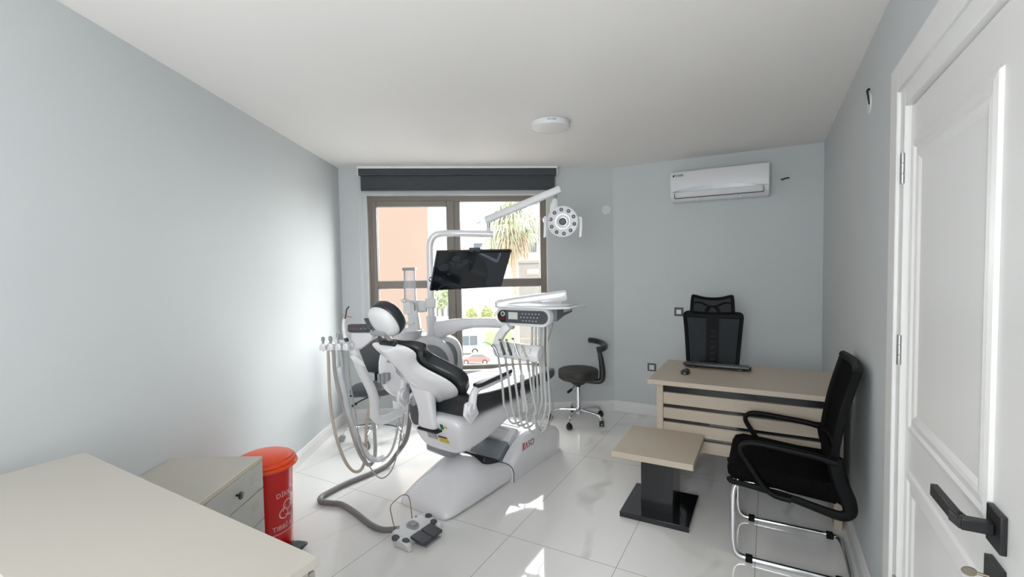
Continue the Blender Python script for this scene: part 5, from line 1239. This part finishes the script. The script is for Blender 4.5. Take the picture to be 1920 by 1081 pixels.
    hose('syringe_hose', [(-1.1760, 3.1500, 0.9410), (-1.1650, 3.1500, 0.8310), (-1.1390, 3.1400, 0.6240), (-1.0840, 3.1200, 0.4010), (-1.0310, 3.1200, 0.2570), (-0.9800, 3.1500, 0.1810), (-0.9210, 3.2000, 0.1630), (-0.8780, 3.2800, 0.1990), (-0.8620, 3.4000, 0.3190), (-0.8670, 3.5400, 0.4750)], 0.0085, M_HOSE, 0, 0, 0)
    hose('curing_light_cord', [(-1.1250, 3.1500, 0.9400), (-1.1130, 3.1400, 0.7450), (-1.0800, 3.1200, 0.5520), (-1.0340, 3.0800, 0.3200), (-0.9750, 3.0600, 0.1820), (-0.8990, 3.0600, 0.0940), (-0.8380, 3.1200, 0.1280), (-0.8220, 3.2600, 0.2360), (-0.8250, 3.4200, 0.3720), (-0.8420, 3.5400, 0.4740)], 0.0045, M_HOSE_G, 0, 0, 0)
    film = [(-1.1790, 3.1300, 0.8320), (-1.1540, 3.1200, 0.7100), (-1.1200, 3.1100, 0.5370), (-1.0680, 3.1000, 0.3750), (-1.0140, 3.1000, 0.2610), (-0.9670, 3.1300, 0.1930), (-0.9000, 3.1800, 0.1820)]
    WO(MB().tube(film, lambda t: 0.019+0.004*math.sin(70*t)*math.sin(31*t), 12, 10, caps=False), 'film_sleeve', M_FILM, AS)
    # torn protective wrap on the arm
    wr = MB(); P = [Vector((-1.1160, 3.1700, 0.8670)), Vector((-1.0700, 3.1550, 0.8980)), Vector((-1.0380, 3.1650, 0.8520)), Vector((-1.0110, 3.1800, 0.8180)), Vector((-1.0140, 3.1600, 0.8600)), Vector((-1.0430, 3.1500, 0.8840))]
    o1 = [Vector((-1.1150, 3.1600, 0.8980)), Vector((-1.0810, 3.1450, 0.9110)), Vector((-1.0510, 3.1500, 0.8840)), Vector((-1.0290, 3.1600, 0.8600)), Vector((-1.0100, 3.1650, 0.8220)), Vector((-1.0550, 3.1500, 0.8480)), Vector((-1.0880, 3.1400, 0.8720))]
    wr.add([p for p in o1]+[p+Vector((0, 0.004, 0)) for p in o1], [tuple(range(7)), tuple(range(7, 14))[::-1]]+[(i, (i+1) % 7, 7+(i+1) % 7, 7+i) for i in range(7)])
    WO(wr, 'torn_wrap', M_CUP, AS, smooth=0)
assistant()

def curing_light():
    L0 = Vector((-1.1290, 3.1300, 0.9480))
    C_ = empty('curing_light', L0, 0, 'curing light wand with orange shield and black tip standing in the console holder', 'curing light')
    P = lambda *a: Vector(a)
    WO(MB().tube([(-1.1210, 3.1300, 1.0050), (-1.1230, 3.1300, 1.0160), (-1.1300, 3.1300, 1.0310)], 0.0135, 14, 4), 'grip', M_BLACK, C_)
    WO(MB().tube([(-1.1300, 3.1300, 1.0310), (-1.1380, 3.1300, 1.0960), (-1.1370, 3.1300, 1.1430), (-1.1290, 3.1300, 1.1610)], lambda t: 0.0155-0.006*t, 14, 5), 'body', M_WHITE, C_)
    part_label(WO(MB().lathe([(0.004, 0), (0.036, 0.001), (0.037, 0.003), (0.004, 0.004)], 28, Matrix.Translation((-1.1180, 3.1300, 1.1750)) @ Matrix.Rotation(math.radians(10), 4, 'Y') @ Matrix.Rotation(math.radians(-12), 4, 'X')), 'shield', M_ORSHIELD, C_), 'translucent orange eye shield')
    WO(MB().tube([(-1.1290, 3.1300, 1.1610), (-1.1210, 3.1300, 1.1940), (-1.1160, 3.1300, 1.2220), (-1.0980, 3.1300, 1.2440)], 0.0045, 10, 5), 'light_guide', M_BLACK, C_)
curing_light()

def cup():
    c = Vector((-0.8600, 3.4400, 0.4470))
    m = MB().lathe([(0.001, 0), (0.026, 0), (0.036, 0.062), (0.034, 0.062), (0.025, 0.003), (0.001, 0.003)], 28)
    o = m.out('paper_cup', M_CUP); o.location = c+Vector((-0.012, -0.02, 0.012)); o.rotation_euler = (0.05, 0.15, 0)
    tag(o, 'small white paper cup on the bent white arm of the assistant console', 'cup')
cup()

# ================= FOOT CONTROL =================
def foot_control():
    ax = Vector((0.54, 0.84, 0)).normalized(); bx = Vector((0.84, -0.54, 0)).normalized()   # ax: along the body, bx: towards the pedals
    F_ = empty('foot_control', (-0.590, 2.545, 0), 0, 'white foot control with grey buttons, double pedal and long grey cable on the floor', 'foot pedal')
    c = Vector((-0.568, 2.545, 0))
    mx = Matrix(((ax.x, bx.x, 0, c.x), (ax.y, bx.y, 0, c.y), (0, 0, 1, 0), (0, 0, 0, 1)))
    prof = [(-0.070, 0.0), (-0.070, 0.048), (-0.058, 0.058), (0.0, 0.052), (0.055, 0.030), (0.060, 0.0)]
    m = MB(); L = 0.108
    m.loft([[(x, y, z*(0.85 if abs(x) == L else 1)) for y, z in prof] for x in (-L, -L+0.012, L-0.012, L)], True, mx)
    WO(m, 'housing', M_WHITE_MATTE, F_, bevel=0.006, seg=3)
    for sg in (-1, 1):
        m = MB().loft([[(x, y, z) for y, z in ((-0.02, 0.0), (-0.02, 0.048), (0.05, 0.040), (0.085, 0.030), (0.095, 0.0))] for x in ((L-0.005, L+0.02, L+0.028) if sg > 0 else (-L+0.005, -L-0.02, -L-0.028))], True, mx)
        WO(m, 'side_lobe', M_WHITE_MATTE, F_, bevel=0.006)
    dome = MB(); 
    def button(x, y, r, z, h, m_, name):
        tl = Matrix.Rotation(math.radians(-14), 4, 'X')
        WO(MB().lathe([(r, -0.004), (r, h*0.6), (r*0.85, h), (0.001, h*1.05)], 24, mx @ Matrix.Translation((x, y, z)) @ tl), name, m_, F_)
    button(0.0, -0.012, 0.036, 0.050, 0.008, M_MIDGREY, 'joystick_skirt'); button(0.0, -0.012, 0.024, 0.056, 0.013, M_MIDGREY, 'joystick')
    for x, y, z in ((-0.128, -0.012, 0.046), (-0.110, 0.045, 0.036), (0.128, -0.012, 0.046), (0.110, 0.045, 0.036)): button(x, y, 0.021, z, 0.006, M_DKGREY, 'round_button')
    button(-0.07, -0.055, 0.008, 0.057, 0.004, M_MIDGREY, 'small_button'); button(0.07, -0.055, 0.008, 0.057, 0.004, M_MIDGREY, 'small_button')
    for sg in (-1, 1):
        p = MB().add(*bar((sg*0.041, 0.045, 0.040), (sg*0.041, 0.138, 0.026), 0.074, 0.016)); q = MB().add(p.v, p.f, mx); WO(q, 'pedal', M_DKGREY, F_, bevel=0.003)
        r_ = MB()
        for k in range(8): r_.box(sg*0.041-0.030, sg*0.041+0.030, 0.060+k*0.010, 0.064+k*0.010, 0.0, 0.0022, mx @ Matrix.Translation((0, 0, 0.0475)) @ Matrix.Shear('XY', 4, (0, 0)) @ Matrix.Rotation(math.radians(-7.6), 4, 'X') @ Matrix.Translation((0, 0.0, -0.0015+0.002)))
        WO(r_, 'pedal_ribs', M_BLACK, F_, smooth=0)
    WO(MB().box(-0.06, 0.06, 0.05, 0.145, 0.0, 0.006, mx), 'pedal_plate', M_MIDGREY, F_, bevel=0.002)
    WO(MB().tube([mx @ Vector(p) for p in ((-0.072, -0.068, 0.03), (-0.074, -0.085, 0.075), (-0.072, -0.10, 0.115), (-0.05, -0.13, 0.155), (0.02, -0.12, 0.185), (0.05, -0.10, 0.18), (0.055, -0.085, 0.145), (0.055, -0.072, 0.05))], 0.0028, 8, 5), 'carry_wire', M_COPPER, F_)
    cab = [(-0.7760, 3.4600, 0.4800), (-0.7870, 3.4600, 0.3420), (-0.8010, 3.4000, 0.2340), (-0.8400, 3.3600, 0.1700), (-0.905, 3.52, 0.075), (-0.955, 3.44, 0.024), (-1.05, 3.30, 0.019), (-1.164, 3.155, 0.019), (-1.235, 3.03, 0.019), (-1.262, 2.955, 0.019), (-1.235, 2.905, 0.019), (-1.165, 2.885, 0.019), (-1.09, 2.863, 0.019), (-0.97, 2.76, 0.019), (-0.83, 2.62, 0.019), (-0.75, 2.565, 0.022), (-0.69, 2.555, 0.028), (-0.652, 2.555, 0.030)]
    WO(MB().tube(cab, 0.0165, 12, 6), 'cable', M_HOSE_P, F_)
foot_control()

# ================= OUTSIDE THE WINDOW =================
GZ = -12.0
M_GROUND = mat('pale_paving', (0.36, 0.355, 0.34), 0.9, noise=(0.15, 0.05))
M_PEACH = mat('peach_render', (0.385, 0.272, 0.21), 0.9, noise=(0.6, 0.06), bump=(3, 0.3))
M_HOUSE = mat('white_render', (0.55, 0.55, 0.54), 0.9, noise=(0.2, 0.04))
M_ROOF = mat('blue_grey_roof', (0.20, 0.25, 0.30), 0.5)
M_OUTWIN = mat('far_window_glass', (0.14, 0.165, 0.19), 0.6, spec=0.2)
M_STONE = mat('beige_stone', (0.34, 0.33, 0.305), 0.9, noise=(4, 0.1))
M_TAN = mat('tan_band', (0.5, 0.38, 0.30), 0.8)
M_PALM = mat('palm_leaf', (0.37, 0.385, 0.26), 0.6, noise=(6, 0.3))  # green and dry leaf colours paled, outdoor haze put into them
M_DEADPALM = mat('dry_palm_leaf', (0.48, 0.40, 0.30), 0.8, noise=(6, 0.25))
M_TRUNK = mat('palm_trunk', (0.45, 0.36, 0.29), 0.9, noise=(8, 0.25))
M_BUSH = mat('shrub_leaf', (0.38, 0.40, 0.18), 0.7, noise=(3, 0.4))
M_TREE = mat('tree_leaf', (0.36, 0.42, 0.25), 0.7, noise=(3, 0.35))
M_CARRED = mat('red_car_paint', (0.50, 0.20, 0.17), 0.3, coat=0.6)  # washed-out red: glare and haze mixed into the paint colour
M_CARGLASS = mat('car_glass', (0.20, 0.24, 0.26), 0.5, spec=0.2)
M_TYRE = mat('tyre', (0.05, 0.05, 0.05), 0.8)
M_VAN = mat('white_van_paint', (0.55, 0.56, 0.57), 0.35, coat=0.4)
M_LAWN = mat('lawn_green', (0.36, 0.43, 0.24), 0.9, noise=(2, 0.2))

struct(MB().prism([(-60, 8), (60, 8), (90, 160), (-90, 160)], GZ-0.2, GZ).out('street_ground', M_GROUND, smooth=0))

pb = MB().prism([(-1.60, 9.0), (-10.0, 6.6), (-13, 15), (-3.6, 15.5)], GZ, 8.5)
B_ = empty('neighbour_building', (-6, 11, GZ), 0, 'tall peach-rendered building filling the left half of the window view', 'building')
WO(pb, 'wall', M_PEACH, B_, smooth=0)
WO(MB().prism([(-1.50, 8.95), (-10.1, 6.5), (-13.2, 15.2), (-3.5, 15.7)], 8.5, 8.7), 'roof_edge', M_HOUSE, B_, smooth=0)

def palm():
    P_ = empty('palm_tree', (0.30, 30, GZ), 0, 'tall fan palm with drooping green and dry fronds outside the window', 'palm tree')
    WO(MB().tube([(0.12, 30, GZ), (0.14, 30, -6), (0.16, 30, -1), (0.12, 30, 3.6)], lambda t: 0.26-0.06*t, 12, 6), 'trunk', M_TRUNK, P_)
    rnd = random.Random(11); c = Vector((0.12, 30, 4.1))
    def fan(mb, d, L_, droop, nl=11, wd=0.09):
        d = d.normalized(); side = d.cross(Vector((0, 0, 1)));
        if side.length < 0.1: side = Vector((1, 0, 0))
        side.normalize(); up = side.cross(d)
        stem = c+d*L_*0.45
        mb.add(*bar(c, stem, 0.04, 0.03))
        for k in range(nl):
            a = math.radians(-75+150*k/(nl-1)); dd = (d*math.cos(a)+side*math.sin(a)+up*0.12).normalized(); l2 = L_*0.55*(1-0.25*abs(a))
            p1 = stem+dd*l2*0.55; p2 = stem+dd*l2*0.9+Vector((0, 0, -droop*l2*0.55)); p3 = p2+Vector((0, 0, -droop*l2*0.5))+dd*0.05
            q = dd.cross(Vector((rnd.uniform(-.3, .3), rnd.uniform(-.3, .3), 1))).normalized()*wd/2
            th = Vector((0, 0, 0.006))
            v = [stem, p1+q, p1-q, p2+q*0.7, p2-q*0.7, p3]
            mb.add(v, [(0, 1, 2), (1, 3, 4, 2), (3, 5, 4)])
    g = MB()
    for i in range(58):
        az = rnd.uniform(0, 2*PI); el = math.radians(rnd.uniform(-30, 80)); d = Vector((math.cos(az)*math.cos(el), math.sin(az)*math.cos(el), math.sin(el)))
        fan(g, d, rnd.uniform(2.0, 2.8), rnd.uniform(0.5, 1.3))
    WO(g, 'crown', M_PALM, P_, smooth=0)
    g = MB()
    for i in range(34):
        az = rnd.uniform(0, 2*PI); el = math.radians(rnd.uniform(-80, -40)); d = Vector((math.cos(az)*math.cos(el), math.sin(az)*math.cos(el), math.sin(el)))
        fan(g, d, rnd.uniform(1.5, 2.2), rnd.uniform(0.8, 1.6), 9)
    WO(g, 'dry_fronds', M_DEADPALM, P_, smooth=0)
palm()

def tower():
    T_ = empty('stone_pillar', (0.85, 14, GZ), 0, 'beige rendered pillar with a recessed vent rising just outside the window', 'pillar')
    x0, x1 = 0.20, 1.60
    WO(MB().box(x0, x1, 13.6, 14.8, GZ, 1.62), 'shaft', M_STONE, T_, bevel=0.02)
    WO(MB().box(x0-0.03, x1+0.03, 13.55, 14.85, 1.62, 1.72), 'cap', M_STONE, T_, bevel=0.02)
    WO(MB().box(x0+0.24, x0+0.66, 13.58, 13.62, 1.32, 1.46), 'vent', M_HOUSE, T_, bevel=0.02)
    WO(MB().box(x0+0.22, x0+0.68, 13.57, 13.62, 1.29, 1.33), 'vent_ledge', M_TAN, T_, smooth=0)
    for z in (0.6, -0.6, -1.8): WO(MB().box(x0-0.005, x1+0.005, 13.59, 14.81, z, z+0.05), 'joint_band', M_TAN, T_, smooth=0)
tower()

def house(name, label, x0, x1, y0, y1, z1, wins, m_=M_HOUSE, extra=None):
    H_ = empty(name, ((x0+x1)/2, (y0+y1)/2, GZ), 0, label, 'building')
    WO(MB().box(x0, x1, y0, y1, GZ, z1), 'wall', m_, H_, smooth=0)
    WO(MB().box(x0-0.3, x1+0.3, y0-0.3, y1+0.3, z1, z1+0.35), 'parapet', m_, H_, smooth=0)
    for (a, b, c, d) in wins:
        o = WO(MB().box(a, b, y0-0.08, y0+0.05, c, d), 'window', M_HOUSE, H_, smooth=0)
        WO(MB().box(a+0.08, b-0.08, y0-0.10, y0-0.06, c+0.08, d-0.08), 'pane', M_OUTWIN, o, smooth=0)
    return H_
h = house('building_outside', 'pale building with a curved blue-grey roof behind the palm', -11, 13, 106, 118, 9.6, [(-8.6, -6.4, 5.0, 7.4), (-4.8, -2.6, 5.0, 7.4), (-0.8, 1.4, 5.0, 7.4), (3.6, 5.8, 5.0, 7.4)])
ra = MB(); n = 16
o_ = [(-7.8+16*i/n, 11.2+4.6*math.sin(PI*(0.5*i/n+0.02))) for i in range(n+1)]
ra.loft([[(x, 105.5, z), (x, 105.5, z+0.42), (x, 117, z+0.42), (x, 117, z)] for x, z in o_])
WO(ra, 'curved_roof', M_ROOF, h, smooth=60)
WO(MB().box(-1.8, 3.4, 108, 114, 15.2, 18.0), 'roof_housing', M_HOUSE, h, smooth=0)
for z in (15.7, 16.4, 17.1): WO(MB().box(-1.9, 3.5, 107.9, 114.1, z, z+0.18), 'louvre', M_ROOF, h, smooth=0)
WO(MB().box(-11.1, -2.2, 105.4, 105.9, 8.6, 9.4), 'tan_fascia', M_TAN, h, smooth=0)
house('white_house', 'small white house with dark windows seen low beyond the leafy tree', -13.5, -6.9, 56, 63, -2.2, [(-9.2, -8.2, -4.2, -3.0), (-7.9, -7.2, -4.2, -3.0)])
house('low_white_house', 'low white house with two small windows behind the green shrubs', -5.5, 2.5, 96, 102, -3.6, [(-3.6, -2.5, -6.6, -5.2), (-1.6, -0.6, -6.6, -5.2)])

def foliage(name, label, cat, c, rad, n, leaf, m_, trunk=None, group=None):
    F_ = empty(name, (c[0], c[1], GZ), 0, label, cat, group)
    rnd = random.Random(hash((round(c[0]*10), round(c[1]))) % 1000)
    f = MB()
    for i in range(n):
        u = Vector((rnd.gauss(0, 1), rnd.gauss(0, 1), rnd.gauss(0, 1))).normalized(); r = rnd.uniform(0.55, 1.0)
        p = Vector(c)+Vector((u.x*rad[0]*r, u.y*rad[1]*r, u.z*rad[2]*r)); q = Vector((rnd.uniform(-1, 1), rnd.uniform(-1, 1), rnd.uniform(-1, 1))).normalized(); t = q.orthogonal().normalized()
        l = leaf*rnd.uniform(0.6, 1.3); f.add([p-q*l, p+t*l*0.45, p+q*l, p-t*l*0.45], [(0, 1, 2, 3)])
    WO(f, 'foliage', m_, F_, smooth=0)
    WO(MB().tube([(c[0], c[1], GZ), (c[0], c[1], c[2])], 0.18, 8, 0), 'trunk', M_TRUNK, F_)
foliage('leafy_tree', 'bright green leafy tree beside the white house', 'tree', (-8.3, 53, -1.6), (1.6, 1.4, 1.4), 900, 0.22, M_TREE)
for x, z, lb in ((-7.9, -7.2, 'yellow-green shrub beside the window mullion'), (-4.9, -7.0, 'yellow-green shrub, middle of the three above the lawn'), (-2.3, -7.6, 'yellow-green shrub nearest the instrument tray')):
    foliage('shrub', lb, 'shrub', (x, 88, z), (1.25, 1.3, 1.6), 700, 0.22, M_BUSH, group='shrubs beyond the street')
struct(MB().box(-5.0, 1.5, 82, 92, GZ, GZ+2.4).out('lawn_bank', M_LAWN, smooth=0))

def wheel(parent, x, y, z, r):
    w_ = WO(MB().cyl((x, y-0.02, z), (x, y+0.22, z), r, n=20), 'wheel', M_TYRE, parent)
    WO(MB().cyl((x, y-0.05, z), (x, y-0.01, z), r*0.6, n=16), 'hubcap', M_VAN, w_)
def car():
    C_ = empty('red_car', (-5.3, 66, GZ), 0, 'small red car parked across the street', 'car'); y0, y1 = 65.2, 66.9
    sil = [(-2.1, 0.35), (-2.15, 0.75), (-1.95, 0.95), (-1.1, 1.05), (-0.45, 1.50), (0.9, 1.56), (1.65, 1.15), (2.0, 1.05), (2.1, 0.75), (2.05, 0.35)]
    def ring(y, f): return [(-5.3+x, y, GZ+0.9+(z-0.9)*f) for x, z in sil]
    WO(MB().loft([[( -5.3+x*0.98, y0, GZ+z) for x, z in [(a, min(b, 1.02)) for a, b in sil]], [(-5.3+x, y0+0.15, GZ+z) for x, z in sil], [(-5.3+x, y1-0.15, GZ+z) for x, z in sil], [(-5.3+x*0.98, y1, GZ+z) for x, z in [(a, min(b, 1.02)) for a, b in sil]]]), 'body', M_CARRED, C_, bevel=0.04)
    for pts in ([(-0.95, 1.08), (-0.42, 1.42), (0.15, 1.45), (0.15, 1.08)], [(0.25, 1.08), (0.25, 1.45), (0.85, 1.46), (1.35, 1.12)]):
        WO(MB().loft([[(-5.3+x, y0+yy, GZ+z) for x, z in pts] for yy in (0.02, 0.10)]), 'side_window', M_CARGLASS, C_, smooth=0)
    for x in (-1.35, 1.30): wheel(C_, -5.3+x, y0-0.02, GZ+0.36, 0.36)
car()
def van():
    V_ = empty('white_van', (-7.3, 74, GZ), 0, 'white van with a large grey side window standing behind the red car', 'van'); y0 = 73
    WO(MB().box(-11.2, -4.9, y0, y0+2.2, GZ+0.5, GZ+3.3), 'body', M_VAN, V_, bevel=0.15)
    for x0, x1 in ((-10.8, -8.9), (-8.2, -6.9), (-6.8, -5.6)): WO(MB().box(x0, x1, y0-0.05, y0+0.05, GZ+1.5, GZ+3.0), 'side_window', M_OUTWIN, V_, smooth=0)
    for x in (-10.0, -6.0): wheel(V_, x, y0-0.02, GZ+0.5, 0.5)
van()
